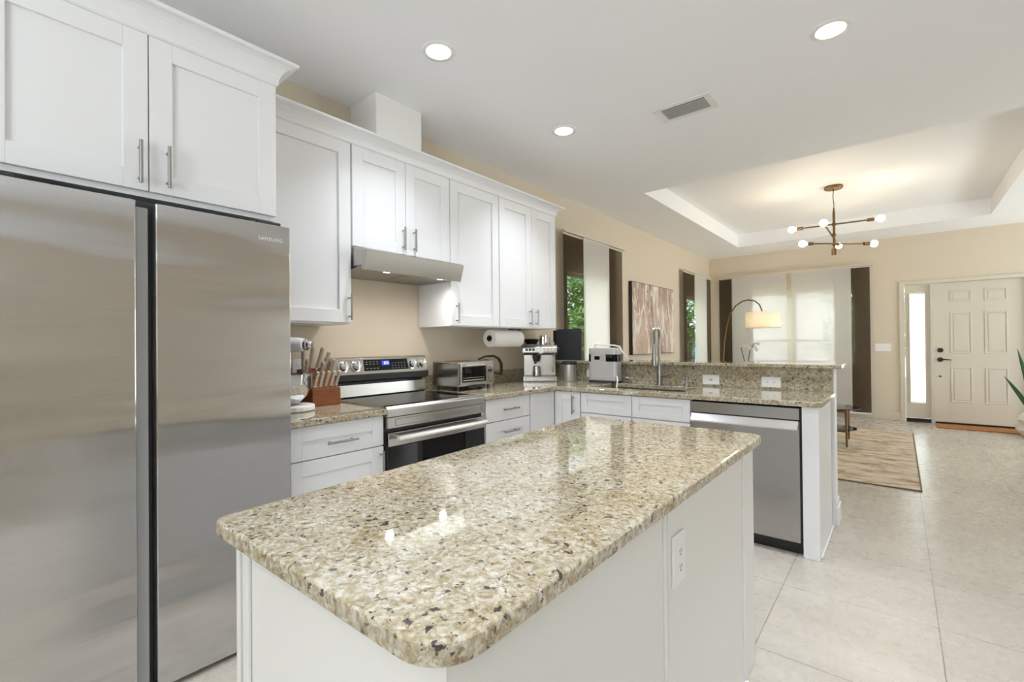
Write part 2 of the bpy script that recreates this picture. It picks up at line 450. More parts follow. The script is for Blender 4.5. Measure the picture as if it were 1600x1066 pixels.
# baseboards
def bb(mb, x0, y0, x1, y1): mb.box(x0, y0, 0, x1, y1, .125); return mb
struct('baseboard_back', bb(bb(MB(), WX, BY - .016, .005, BY), 1.40, BY - .016, RX, BY), M['trim'], bevel=.004)
struct('baseboard_left', bb(MB(), WX, 3.86, WX + .016, BY - .016), M['trim'], bevel=.004)
# duct chase above the wall cabinets
struct('trim_1', MB().box(WX, 1.668, 2.30, -2.462, 2.02, CZ), M['kwall'])

# front door with sidelight
def shaker_rects(mb, x0, x1, z0, z1, y, d, w):
    """raised door panel moulding: recessed groove look as a stepped frame"""
    mb.box(x0, y - d, z0, x1, y, z0 + w); mb.box(x0, y - d, z1 - w, x1, y, z1)
    mb.box(x0, y - d, z0 + w, x0 + w, y, z1 - w); mb.box(x1 - w, y - d, z0 + w, x1, y, z1 - w)
    mb.box(x0 + w * 2, y - d * .8, z0 + w * 2, x1 - w * 2, y, z1 - w * 2)
fr = MB()
fr.box(0.005, BY - .018, 0, 0.068, BY + .10, 2.10); fr.box(0.352, BY - .012, 0, 0.392, BY + .10, 2.04); fr.box(1.325, BY - .018, 0, 1.39, BY + .10, 2.10)
fr.box(0.068, BY - .018, 2.045, 1.325, BY + .10, 2.10)
struct('trim_2', fr, M['trim'], bevel=.004)
d = struct('door_1', MB().box(0.394, BY + .02, .03, 1.323, BY + .065, 2.043), M['trim'])
pn = MB()
for x0, x1 in ((.565, .79), (.915, 1.14)):
    for z0, z1 in ((1.755, 1.925), (1.02, 1.61), (.32, .82)):
        shaker_rects(pn, x0, x1, z0, z1, BY + .021, .007, .018)
part('door_panel', pn, M['trim'], d, bevel=.003)
k = MB(); k.cyl((.458, BY + .02, 1.066), (.458, BY + .003, 1.066), .033); part('deadbolt', k, M['bronze'], d, smooth=True)
k = MB(); k.cyl((.456, BY + .02, .93), (.456, BY + .008, .93), .033); k.cyl((.456, BY + .01, .93), (.456, BY - .03, .93), .011); k.tube([(.456, BY - .03, .93), (.50, BY - .035, .932), (.57, BY - .03, .927)], [.012, .010, .007], 8)
part('door_handle', k, M['bronze'], d, smooth=True)
k = MB(); k.cyl((.454, BY + .02, .687), (.454, BY + .005, .687), .012); part('door_stop_lock', k, M['bronze'], d, smooth=True)
s = struct('window_6', MB().box(.070, BY + .02, .06, .350, BY + .065, .28).box(.070, BY + .02, 1.92, .350, BY + .065, 2.04).box(.070, BY + .02, .28, .122, BY + .065, 1.92).box(.298, BY + .02, .28, .350, BY + .065, 1.92), M['trim'])
part('moulding', frame_y(BY + .005, BY + .02, .112, .308, .285, 1.915, t=.016), M['trim'], s, bevel=.003)
part('pane', MB().box(.12, BY + .035, .28, .30, BY + .042, 1.92), M['frost'], s)
struct('trim_3', MB().box(.07, BY + .0, 0, .350, BY + .07, .055).box(.394, BY + .005, 0, 1.323, BY + .09, .028), M['bronze'])
tag(part('door_mat', MB().box(.39, 8.69, 0.001, 1.30, 9.10, .012), M['matwood']), 'orange-brown wooden threshold mat on the floor at the front door', 'mat')

# ------------------------------------------------------------------ cabinets
def LX(X):  # faces +x : u=y, w=out, v=z
    return lambda u, w, v: (X + w, u, v)
def LY(Y):  # faces -y : u=x
    return lambda u, w, v: (u, Y - w, v)
def shaker(mb, u0, u1, v0, v1, st=.072, th=.02, rec=.012):
    mb.box(u0, 0, v0, u1, th - rec, v1) if False else None
    mb.box(u0 + st - .002, 0.002, v0 + st - .002, u1 - st + .002, th - rec, v1 - st + .002)
    mb.box(u0, 0, v0, u0 + st, th, v1); mb.box(u1 - st, 0, v0, u1, th, v1)
    mb.box(u0 + st, 0, v0, u1 - st, th, v0 + st); mb.box(u0 + st, 0, v1 - st, u1 - st, th, v1)
    return mb
def pull(xf, u0, v0, u1, v1, th=.02):
    mb = MB(xf)
    mb.cyl((u0, th + .03, v0), (u1, th + .03, v1), .0062, n=12)
    for t in (.14, .86):
        u, v = u0 + (u1 - u0) * t, v0 + (v1 - v0) * t
        mb.cyl((u, th - .002, v), (u, th + .03, v), .005, n=10)
    return mb
def door(parent, xf, u0, u1, v0, v1, handle=None, st=.072, name='door'):
    d = part(name, shaker(MB(xf), u0, u1, v0, v1, st), M['cab'], parent, bevel=.0015)
    if handle: part('handle', pull(xf, *handle), M['nickel'], d, smooth=True, label='brushed metal bar pull')
    return d

UX = -2.42
def wallcab(label, y0, y1, z0, z1, doors, back=WX + .002, X=UX, handle_len=.145, loc=None):
    t = thing('wall_cabinet', label, 'cabinet', (X, (y0 + y1) / 2, z0), 'white wall cabinets')
    part('body', MB().box(back, y0, z0, X, y1, z1), M['cab'], t, bevel=.001)
    for (a, b, v0, v1, h) in doors:
        door(t, LX(X), a, b, v0, v1, h)
    return t
t = wallcab('white shaker wall cabinet over the refrigerator, two doors', .025, .920, 1.772, 2.372,
        [(.030, .459, 1.792, 2.3715, (.432, 1.81, .432, 1.965)), (.463, .918, 1.792, 2.3715, (.517, 1.812, .517, 1.967))], X=-2.14)
wallcab('tall white one-door wall cabinet between the refrigerator and the range hood', .925, 1.455, 1.337, 2.372,
        [(.93, 1.451, 1.347, 2.3715, (1.437, 1.36, 1.437, 1.507))])
wallcab('short white two-door wall cabinet directly above the range hood', 1.458, 2.216, 1.785, 2.372,
        [(1.463, 1.836, 1.790, 2.3715, (1.812, 1.812, 1.812, 1.957)), (1.840, 2.213, 1.790, 2.3715, (1.897, 1.812, 1.897, 1.957))])
wallcab('white one-door wall cabinet just right of the range hood', 2.219, 2.733, 1.345, 2.372,
        [(2.222, 2.730, 1.352, 2.3715, (2.27, 1.365, 2.27, 1.507))])
wallcab('white two-door wall cabinet at the window end of the upper row', 2.736, 3.512, 1.345, 2.372,
        [(2.739, 3.153, 1.352, 2.3715, (3.113, 1.37, 3.113, 1.507)), (3.157, 3.510, 1.352, 2.3715, (3.204, 1.37, 3.204, 1.507))])

def crown(name, label, X, y0, y1, zb, zt, out):
    prof = [(-.019, zb), (0, zb), (.004, zb + .004)]
    h = zt - zb - .014
    for k in range(7):
        a = k / 6 * PI / 2
        prof.append((.006 + (out - .010) * (1 - math.cos(a)), zb + .006 + h * math.sin(a) * .92))
    prof += [(out, zt - .012), (out, zt), (-.019, zt)]
    mb = MB()
    st = [((X, y0), (1, 0)), ((X, y1), (1, 1)), ((WX + .003, y1), (0, 1))]
    rings = [[(p[0] + d * q[0], p[1] + d * q[1], z) for d, z in prof] for p, q in st]
    mb.ring_tube(rings, True)
    return tag(part(name, mb, M['cab']), label, 'moulding')
crown('crown_molding', 'white crown moulding on top of the cabinet over the refrigerator', -2.12, .02, .921, 2.3725, 2.472, .07)
crown('crown_molding', 'long white crown moulding along the top of the wall cabinet row', -2.40, .99, 3.512, 2.3725, 2.452, .07)

# base cabinets, left run (faces +x)
BX = -2.125
def basecab(label, xf, u0, u1, depth_box, group='white base cabinets'):
    t = thing('base_cabinet', label, 'cabinet', depth_box[0], group)
    part('body', depth_box[1], M['cab'], t, bevel=.001)
    part('toe_kick', depth_box[2], M['gap'], t)
    return t
def bc_left(label, y0, y1):
    return basecab(label, LX(BX), y0, y1, ((BX, (y0 + y1) / 2, 0), MB().box(WX + .003, y0, .10, BX, y1, .846), MB().box(WX + .003, y0, 0.001, BX - .06, y1, .099)))
t = bc_left('white base cabinet left of the range, with a drawer over a door', .930, 1.458)
door(t, LX(BX), .95, 1.456, .688, .842, (1.130, .752, 1.290, .752), .068, 'drawer')
door(t, LX(BX), .95, 1.456, .11, .682, (1.436, .52, 1.436, .662), .068)
t = bc_left('white three-drawer base cabinet right of the range', 2.222, 2.728)
door(t, LX(BX), 2.248, 2.722, .692, .842, (2.412, .765, 2.568, .765), .075, 'drawer')
door(t, LX(BX), 2.248, 2.722, .405, .686, (2.412, .61, 2.568, .61), .07, 'drawer')
door(t, LX(BX), 2.248, 2.722, .11, .399, (2.412, .32, 2.568, .32), .07, 'drawer')
PY = 3.065
t = thing('base_cabinet', 'white corner base cabinet with folding doors where the counters meet', 'cabinet', (BX, PY, 0), 'white base cabinets')
part('body', MB().prism([(WX + .003, 2.731), (BX, 2.731), (BX, PY), (-1.868, PY), (-1.868, 3.675), (WX + .003, 3.675)], .10, .846), M['cab'], t)
part('toe_kick', MB().prism([(WX + .003, 2.731), (BX - .06, 2.731), (BX - .06, PY + .06), (-1.868, PY + .06), (-1.868, 3.675), (WX + .003, 3.675)], .001, .099), M['gap'], t)
door(t, LX(BX), 2.738, 3.040, .11, .842, None, .062)
door(t, LY(PY), -2.100, -1.872, .11, .842, (-1.925, .675, -1.925, .82), .062)
def bc_pen(label, x0, x1):
    return basecab(label, LY(PY), x0, x1, (((x0 + x1) / 2, PY, 0), MB().box(x0, PY, .10, x1, 3.675, .846 if x0 > -1.0 else .62), MB().box(x0, PY + .06, .001, x1, 3.675, .099)))
t = bc_pen('white sink base cabinet under the faucet with two false fronts', -1.864, -1.042)
part('rail', MB().box(-1.864, PY, .622, -1.042, PY + .02, .846), M['cab'], t)
for a, b in ((-1.858, -1.452), (-1.446, -1.044)):
    door(t, LY(PY), a, b, .695, .842, None, .056 if False else .05, 'false_front')
    door(t, LY(PY), a, b, .11, .688, ((b - .04 if a < -1.5 else a + .04), .53, (b - .04 if a < -1.5 else a + .04), .67), .065)
# end panel
t = thing('end_panel', 'white cabinet end panel at the open end of the peninsula beside the dishwasher', 'panel', (-.39, PY, 0))
part('panel', MB().box(-.368, PY - .015, 0.001, -.35, 3.675, .847), M['cab'], t, bevel=.001)
part('stile', MB().box(-.425, PY - .02, 0.001, -.345, PY + .0, .847), M['cab'], t, bevel=.001)
part('quarter_round', MB().box(-.35, PY + .02, 0.001, -.338, 3.675, .014), M['cab'], t, bevel=.004)

# pony wall, backsplash, bar top
struct('wall_peninsula', MB().box(WX, 3.702, 0, -.332, 3.85, 1.034), M['kwall'])
pb = MB(); pb.box(-.332, 3.700, 0, -.314, 3.868, .125); pb.box(WX + .02, 3.85, 0, -.332, 3.868, .125); pb.box(-.332, 3.705, .128, -.324, 3.868, .16)
struct('baseboard_peninsula', pb, M['cab'], bevel=.004)

def rounded(x0, y0, x1, y1, r, n=10):
    """r: radii at (x0,y0),(x1,y0),(x1,y1),(x0,y1)"""
    out = []
    for (cx, cy, a0, rr) in ((x0 + r[0], y0 + r[0], PI, r[0]), (x1 - r[1], y0 + r[1], 1.5 * PI, r[1]), (x1 - r[2], y1 - r[2], 0, r[2]), (x0 + r[3], y1 - r[3], .5 * PI, r[3])):
        if rr < 1e-6: out.append((cx, cy)); continue
        for k in range(n + 1):
            a = a0 + k / n * PI / 2
            out.append((cx + rr * math.cos(a), cy + rr * math.sin(a)))
    return out
CT0, CT1 = .849, .880
tag(part('bar_top', MB().prism(rounded(WX + .003, 3.625, -.285, 3.98, (0, .02, .05, 0)), 1.035, 1.060), M['granite'], bevel=.005),
    'raised granite bar top along the peninsula half wall', 'countertop')
tag(part('backsplash', MB().box(WX + .003, 3.676, CT1 + .0005, -.336, 3.7015, 1.0345), M['granite']), 'granite backsplash behind the sink under the raised bar top', 'backsplash')
tag(part('backsplash', MB().box(WX + .002, 2.225, CT1 + .0005, WX + .022, 3.675, .985), M['granite']), 'low granite backsplash strip on the wall behind the toaster oven', 'backsplash')
tag(part('countertop', MB().box(WX + .003, .93, CT1 - .031, -2.07, 1.459, CT1), M['granite'], bevel=.005), 'short granite countertop between the refrigerator and the range', 'countertop')
# L shaped counter with the sink cut out
SX0, SX1, SY0, SY1 = -1.845, -1.13, 3.15, 3.53
ct = MB()
def lshape():
    fr = rounded(-2.6, 3.02, -.326, 3.672, (0, .03, 0, 0), 6)
    xs = [WX + .003, -2.07, SX0, SX1, -.40]
    return fr
cells = [(WX + .003, 2.222, -2.07, 3.675), (-2.07, 3.02, SX0, 3.675), (SX0, 3.02, SX1, SY0), (SX0, SY1, SX1, 3.675)]
# build the slab as one welded grid so no seams show
gx = [WX + .003, -2.07, SX0, SX1, -.356, -.326]; gy = [2.222, 3.02, 3.05, SY0, SY1, 3.675]
def inside(i, j):
    x, y = (gx[i] + gx[i + 1]) / 2, (gy[j] + gy[j + 1]) / 2
    if y < 3.02 and x > -2.07: return False
    if SX0 < x < SX1 and SY0 < y < SY1: return False
    return True
bm = bmesh.new(); vv = {}
def gv(i, j, z):
    key = (i, j, z)
    if key not in vv:
        x, y = gx[i], gy[j]
        vv[key] = bm.verts.new((x, y, z))
    return vv[key]
for i in range(5):
    for j in range(5):
        if not inside(i, j): continue
        if i == 4 and j == 1:   # clipped outer corner
            for z in (CT0, CT1): bm.faces.new([gv(4, 1, z), gv(5, 2, z), gv(4, 2, z)])
            bm.faces.new([gv(4, 1, CT0), gv(5, 2, CT0), gv(5, 2, CT1), gv(4, 1, CT1)])
            continue
        for z in (CT0, CT1): bm.faces.new([gv(i, j, z), gv(i + 1, j, z), gv(i + 1, j + 1, z), gv(i, j + 1, z)])
        for (di, dj, a, b2) in ((-1, 0, (i, j), (i, j + 1)), (1, 0, (i + 1, j), (i + 1, j + 1)), (0, -1, (i, j), (i + 1, j)), (0, 1, (i, j + 1), (i + 1, j + 1))):
            ni, nj = i + di, j + dj
            if not (0 <= ni < 5 and 0 <= nj < 5 and inside(ni, nj)):
                bm.faces.new([gv(*a, CT0), gv(*b2, CT0), gv(*b2, CT1), gv(*a, CT1)])
bmesh.ops.recalc_face_normals(bm, faces=bm.faces)
bmesh.ops.dissolve_limit(bm, angle_limit=.01, verts=bm.verts, edges=bm.edges)
me = bpy.data.meshes.new('countertop'); bm.to_mesh(me); bm.free()
me.materials.append(M['granite'])
o = bpy.data.objects.new('countertop', me); COL.objects.link(o)
md = o.modifiers.new('bevel', 'BEVEL'); md.width = .005; md.segments = 2; md.limit_method = 'ANGLE'
tag(o, 'long L-shaped granite countertop with the sink, running along the wall and the peninsula', 'countertop')
# sink
t = thing('kitchen_sink', 'stainless undermount sink set into the peninsula counter', 'sink', ((SX0 + SX1) / 2, (SY0 + SY1) / 2, .65))
b = MB(); a0, a1, c0, c1, zb, zt = SX0 - .004, SX1 + .004, SY0 - .004, SY1 + .004, .655, CT0 - .001
b.box(a0 - .012, c0 - .012, zb - .01, a1 + .012, c1 + .012, zb); b.box(a0 - .012, c0 - .012, zb, a0, c1 + .012, zt); b.box(a1, c0 - .012, zb, a1 + .012, c1 + .012, zt)
b.box(a0, c0 - .012, zb, a1, c0, zt); b.box(a0, c1, zb, a1, c1 + .012, zt)
part('basin', b, M['sinksteel'], t); 
part('drain', MB().lathe(((SX0 + SX1) / 2, (SY0 + SY1) / 2, zb), [(.045, 0), (.045, .004), (.03, .005), (.03, .002)], 20), M['chrome'], t, smooth=True)

# dishwasher
t = thing('dishwasher', 'stainless steel dishwasher built into the peninsula', 'dishwasher', (-.735, PY, 0))
part('body', MB().box(-1.040, PY - .002, .09, -.428, 3.66, .838), M['gap'], t)
part('control_strip', MB(LY(PY)).box(-1.034, 0, .770, -.437, .024, .836), M['dw'], t, bevel=.002)
part('door', MB(LY(PY)).box(-1.034, 0, .078, -.437, .024, .760), M['dw'], t, bevel=.002)
h = MB(LY(PY))
n = 10
rings = []
for x in (-1.032, -.441):
    rings.append([(x, .024, .766), (x, .030, .765), (x, .060, .724), (x, .058, .716), (x, .050, .713), (x, .024, .716)])
h.ring_tube(rings); part('handle', h, M['bright_steel'], t, bevel=.002, label='bright full-width bar handle')
part('toe_kick', MB().box(-1.034, PY + .03, .001, -.435, PY + .05, .09), M['black'], t)

# ------------------------------------------------------------------ refrigerator
t = thing('refrigerator', 'tall stainless steel side-by-side refrigerator at the left', 'refrigerator', (-2.36, .46, 0))
part('body', MB().box(WX + .02, .005, .03, -2.065, .918, 1.735), M['darkgrey'], t, bevel=.003)
part('handle_channel', MB().box(-2.065, .401, .03, -2.030, .438, 1.706), M['greyplastic'], t, bevel=.004)
part('handle_channel', MB().box(-2.065, .438, .03, -2.052, .452, 1.40), M['black'], t)  # black strip stands in for the shadow beside the right door
for (a, b, lab) in ((.003, .398, 'narrower left stainless door'), (.453, .922, 'wider right stainless door with the maker name')):
    dr = part('door', MB().box(-2.06, a, .022, -2.0, b, 1.722), M['fridge'], t, bevel=.004, label=lab)
part('toe_grille', MB().box(-2.10, .01, .001, -2.06, .915, .03), M['black'], t)
for y0, y1 in ((.82, .915), (.02, .12)): part('hinge_cover', MB().box(-2.2, y0, 1.735, -2.07, y1, 1.752), M['darkgrey'], t, bevel=.004)
fc = bpy.data.curves.new('lettering', 'FONT'); fc.body = 'SAMSUNG'; fc.size = .0205; fc.space_character = 1.22; fc.extrude = .0006; fc.align_x = 'LEFT'
fo = bpy.data.objects.new('lettering', fc); COL.objects.link(fo)
dg = bpy.context.evaluated_depsgraph_get()
fm = bpy.data.meshes.new_from_object(fo.evaluated_get(dg)); bpy.data.objects.remove(fo)
xs = [v.co.x for v in fm.vertices]; wdt = max(xs) - min(xs); x0_ = min(xs)
for v in fm.vertices:
    u = (v.co.x - x0_) / wdt * .093; vz = v.co.y
    v.co = Vector((-1.9992 + v.co.z, .794 + u, 1.6525 + vz)) - off_of(dr)
fm.materials.clear(); fm.materials.append(M['white'])
fo = bpy.data.objects.new('lettering', fm); COL.objects.link(fo); fo.parent = dr

# ------------------------------------------------------------------ range
RYA, RYB = 1.466, 2.213
t = thing('range', 'freestanding stainless electric range with black glass cooktop and backguard', 'stove', (-2.4, 1.84, 0))
part('body', MB().box(WX + .01, RYA, .02, -2.112, RYB, .866), M['darkgrey'], t)
part('cooktop', MB().box(-2.668, RYA + .004, .866, -2.10, RYB - .004, .884), M['blackglass'], t, bevel=.002)
fx = MB(); fx.prism_y([(-2.112, .832), (-2.078, .832), (-2.078, .874), (-2.092, .887), (-2.112, .887)], RYA - .004, RYB + .004)
fx.box(-2.668, RYA - .004, .868, -2.10, RYA + .006, .887); fx.box(-2.668, RYB - .006, .868, -2.10, RYB + .004, .887)
part('cooktop_trim', fx, M['steel'], t, bevel=.003)
ap = MB(); ap.box(-2.112, RYA, .771, -2.082, RYB, .829); ap.box(-2.082, RYA + .05, .782, -2.079, RYB - .03, .785); ap.box(-2.082, RYA + .05, .815, -2.079, RYB - .03, .818)
ap.box(-2.082, RYA + .05, .782, -2.079, RYA + .053, .818); ap.box(-2.082, RYB - .033, .782, -2.079, RYB - .03, .818)
part('apron', ap, M['steel'], t, bevel=.002)
dd = part('oven_door', MB().box(-2.112, RYA + .002, .20, -2.084, RYB - .002, .748), M['gap'], t)
part('door_trim', MB().box(-2.10, RYA + .002, .675, -2.078, RYB - .002, .748), M['steel'], dd, bevel=.003)
part('door_glass', MB().box(-2.10, RYA + .006, .205, -2.080, RYB - .006, .673), M['blackglass'], dd, bevel=.002)
hb = MB(); hb.prism_y([(-2.038, .706), (-2.026, .710), (-2.022, .720), (-2.026, .734), (-2.040, .738), (-2.048, .722)], RYA + .03, RYB - .03)
for y in (RYA + .045, RYB - .06): hb.box(-2.082, y, .712, -2.036, y + .015, .732)
part('handle', hb, M['bright_steel'], dd, bevel=.002, label='bright steel oven bar handle')
part('drawer', MB().box(-2.112, RYA + .002, .03, -2.082, RYB - .002, .19), M['steel'], t, bevel=.003)
bg = MB(); bg.prism_y([(WX + .012, .88), (-2.672, .888), (-2.680, .965), (WX + .012, .965)], RYA, RYB)
part('backguard_riser', bg, M['steel'], t, bevel=.002)
part('vent_gap', MB().box(WX + .012, RYA + .01, .965, -2.70, RYB - .01, 1.02), M['black'], t)
bp = MB(); bp.prism_y([(WX + .012, 1.0), (-2.668, .985), (-2.645, 1.005), (-2.64, 1.032), (-2.662, 1.132), (-2.68, 1.140), (WX + .012, 1.140)], RYA, RYB)
part('control_panel', bp, M['steel'], t, bevel=.003)
part('panel_lip', MB().prism_y([(-2.67, .983), (-2.643, .996), (-2.639, 1.028), (-2.637, 1.028), (-2.640, .992), (-2.668, .980)], RYA, RYB), M['darkgrey'], t)
def onpanel(z): return -2.64 - (z - 1.032) * .22
def pan(mb, y0, y1, z0, z1, d0, d1):
    vs = []
    for d in (d0, d1):
        for (y, z) in ((y0, z0), (y1, z0), (y1, z1), (y0, z1)): vs.append((onpanel(z) + d, y, z))
    return mb.add(vs, [(0, 1, 2, 3), (4, 5, 6, 7), (0, 1, 5, 4), (1, 2, 6, 5), (2, 3, 7, 6), (3, 0, 4, 7)])
dp = part('display_panel', pan(MB(), 1.690, 2.035, 1.050, 1.122, -.004, .002), M['blackglass'], t)
part('screen', pan(MB(), 1.826, 1.885, 1.083, 1.112, .002, .0028), M['display'], dp)
dgm = MB()
for y in (1.843, 1.862):
    pan(dgm, y, y + .012, 1.0965, 1.0985, .0028, .0034); pan(dgm, y, y + .002, 1.089, 1.106, .0028, .0034); pan(dgm, y + .010, y + .012, 1.089, 1.106, .0028, .0034); pan(dgm, y, y + .012, 1.104, 1.106, .0028, .0034); pan(dgm, y, y + .012, 1.089, 1.091, .0028, .0034)
part('digits', dgm, M['digit'], dp)
lg = MB()
for k in range(4):
    for z in (1.064, 1.092, 1.106): pan(lg, 1.703 + k * .027, 1.703 + k * .027 + .014, z, z + .0022, .002, .0026)
for k in range(5):
    for z in (1.060, 1.076, 1.094): pan(lg, 1.905 + k * .025, 1.905 + k * .025 + .007, z, z + .0025, .002, .0026)
part('legend', lg, M['legend'], dp)['kind'] = 'stuff'
for y in (1.542, 1.631, 2.069, 2.155):
    z = 1.083; x = onpanel(z)
    kb = MB(); ax = Vector((1, 0, .22)).normalized(); p = Vector((x, y, z))
    kb.tube([p - ax * .004, p + ax * .006, p + ax * .007, p + ax * .030, p + ax * .032], [.036, .036, .029, .026, .022], 22)
    kk = part('knob', kb, M['chrome'], t, smooth=True)
    part('grip', MB().box(x + .024, y - .005, z - .024, x + .04, y + .005, z + .034), M['bright_steel'], kk, bevel=.003)

# ------------------------------------------------------------------ range hood
t = thing('range_hood', 'stainless under-cabinet range hood with two small lamps', 'range hood', (-2.5, 1.835, 1.65))
HY0, HY1 = 1.46, 2.212
hd = MB(); hd.prism_y([(WX + .004, 1.785), (-2.43, 1.785), (-2.285, 1.762), (-2.258, 1.750), (-2.292, 1.642), (-2.304, 1.642), (-2.308, 1.668), (-2.71, 1.668), (WX + .004, 1.655)], HY0, HY1)
part('shell', hd, M['steel'], t, bevel=.002)
fl = MB(); fl.box(-2.72, HY0 + .005, 1.655, -2.36, (HY0 + HY1) / 2 - .003, 1.663); part('filter', fl, M['nickel'], t)
fl = MB(); fl.box(-2.72, (HY0 + HY1) / 2 + .003, 1.655, -2.36, HY1 - .005, 1.663); part('filter', fl, M['nickel'], t)
part('front_tray', MB().box(-2.36, HY0 + .005, 1.655, -2.309, HY1 - .005, 1.667), M['nickel'], t)
for y in (1.80, 1.862): part('button', MB().box(-2.345, y, 1.650, -2.325, y + .03, 1.656), M['black'], t)
for y in (1.655, 2.075):
    lp = part('lamp', MB().lathe((-2.338, y, 1.650), [(.001, 0), (.024, 0), (.026, .006), (.001, .007)], 18), M['hoodled'], t)
    l = bpy.data.lights.new('hood_light', 'SPOT'); l.energy = 5.8; l.color = (1, .95, .89); l.spot_size = 3.05; l.spot_blend = 1.0; l.shadow_soft_size = .02
    lo = bpy.data.objects.new('hood_light', l); COL.objects.link(lo); lo.location = Vector((-2.338, y, 1.643)) - off_of(lp); lo.parent = lp

# ------------------------------------------------------------------ island
t = thing('kitchen_island', 'white kitchen island cabinet in the foreground under the granite top', 'island', (-.76, 1.17, 0))
IX0, IX1, IY0, IY1, IZ = -1.075, -.440, .392, 1.945, .829
part('body', MB().box(IX0, IY0, 0.001, IX1, IY1, IZ), M['island'], t)
part('corner_trim', MB().box(IX0 - .006, IY0 - .012, 0.001, IX0 + .012, IY0, IZ).box(IX0 + .018, IY0 - .009, 0.001, IX0 + .045, IY0, IZ), M['island'], t, bevel=.003)
part('side_panel', MB().box(IX1, IY0 - .004, 0.001, IX1 + .006, 1.070, IZ), M['island'], t, bevel=.001)
part('batten', MB().box(IX1, 1.073, .001, IX1 + .010, 1.090, IZ).box(IX1, 1.096, .001, IX1 + .010, 1.112, IZ), M['island'], t, bevel=.003)
part('side_panel', MB().box(IX1, 1.115, 0.001, IX1 + .005, 1.785, IZ), M['island'], t, bevel=.001)
part('batten', MB().box(IX1, 1.788, .001, IX1 + .011, 1.822, IZ).box(IX1, 1.828, .001, IX1 + .007, 1.946, IZ), M['island'], t, bevel=.003)
part('quarter_round', MB().box(IX1 + .005, .39, .001, IX1 + .018, 1.80, .016), M['cab'], t, bevel=.004)
ol = part('outlet', MB().box(IX1 + .005, 1.122, .612, IX1 + .012, 1.203, .737), M['white'], t, bevel=.002)
def sockets(parent, xf, horizontal, w0):
    for k in (-1, 1):
        mb = MB(xf); poly = []
        a, b = (.0165, .0145)
        s = MB(xf)
        c = (k * .0195, 0) if horizontal else (0, k * .0195)
        mb.add([(c[0] + a * math.cos(2 * PI * i / 16), w, c[1] + b * math.sin(2 * PI * i / 16)) for w in (w0 - .001, w0 + .002) for i in range(16)],
               [tuple(range(16)), tuple(range(16, 32))] + [(i, (i + 1) % 16, 16 + (i + 1) % 16, 16 + i) for i in range(16)])
        so = part('socket', mb, M['white'], parent)
        for d in (-1, 1):
            if horizontal: s.box(c[0] - .004, w0 + .0018, d * .006 - .001, c[0] + .004, w0 + .0026, d * .006 + .001)
            else: s.box(d * .006 - .001, w0 + .0018, c[1] - .003, d * .006 + .001, w0 + .0026, c[1] + .005)
        if horizontal: s.box(c[0] + k * .007 - .002, w0 + .0018, -.002, c[0] + k * .007 + .002, w0 + .0026, .002)
        else: s.box(-.002, w0 + .0018, c[1] - .011, .002, w0 + .0026, c[1] - .007)
        part('slot', s, M['slot'], parent)
sockets(ol, lambda u, w, v: (IX1 + w, 1.1625 + u, .6745 + v), False, .012)
# island granite top: slightly tapered slab with one large rounded corner
poly = []
def arc(cx, cy, r, a0, a1, n=12):
    for k in range(n + 1):
        a = a0 + (a1 - a0) * k / n
        poly.append((cx + r * math.cos(a), cy + r * math.sin(a)))
arc(-1.095 + .03, .340 + .03, .03, PI, 1.5 * PI, 6)
arc(-.400 - .075, .346 + .075, .075, 1.5 * PI, 2 * PI)
arc(-.402 - .045, 1.972 - .045, .045, 0, .5 * PI, 8)
arc(-1.178 + .02, 1.972 - .02, .02, .5 * PI, PI, 6)
tag(part('countertop', MB().prism(poly, .8295, .862), M['granite'], bevel=.006, seg=3), 'large speckled granite island top with rounded corners in the foreground', 'countertop')

# ------------------------------------------------------------------ outlets and switches
def plate(name, label, cat, xf, loc, hw, hh, kind, group=None):
    t = thing(name, label, cat, loc, group)
    pt = part('cover_plate', MB(xf).box(-hw, 0, -hh, hw, .006, hh), M['white'], t, bevel=.002)
    if kind in ('duplex', 'vertical'): sockets(pt, xf, kind == 'duplex', .006)
    else:
        n, horiz = kind
        for k in range(n):
            u = (k - (n - 1) / 2) * .046
            tg = MB(xf); tg.box(u - .005, .005, -.011, u + .005, .0075, .011) if not horiz else tg.box(u - .011, .005, -.005, u + .011, .0075, .005)
            tg.box(u - .003, .0075, -.001, u + .003, .015, .006)
            part('toggle', tg, M['greyplastic'] if horiz else M['white'], pt)
    return t
plate('light_switch', 'white horizontal one-toggle switch plate on the granite backsplash by the soap dispenser', 'switch', lambda u, w, v: (-1.10 + u, 3.6755 - w, .930 + v), (-1.10, 3.6755, .93), .0605, .0365, (1, True))
plate('electrical_outlet', 'white horizontal duplex outlet on the granite backsplash above the dishwasher', 'outlet', lambda u, w, v: (-.695 + u, 3.6755 - w, .930 + v), (-.695, 3.6755, .93), .0605, .0365, 'duplex')
plate('electrical_outlet', 'white vertical duplex outlet on the kitchen wall behind the stand mixer', 'outlet', lambda u, w, v: (WX + w, 1.31 + u, 1.08 + v), (WX, 1.31, 1.08), .036, .058, 'vertical')
plate('light_switch', 'white four-toggle switch plate on the beige wall beside the front door', 'switch', lambda u, w, v: (-.193 + u, BY - w, 1.108 + v), (-.193, BY, 1.108), .0985, .058, (4, False))

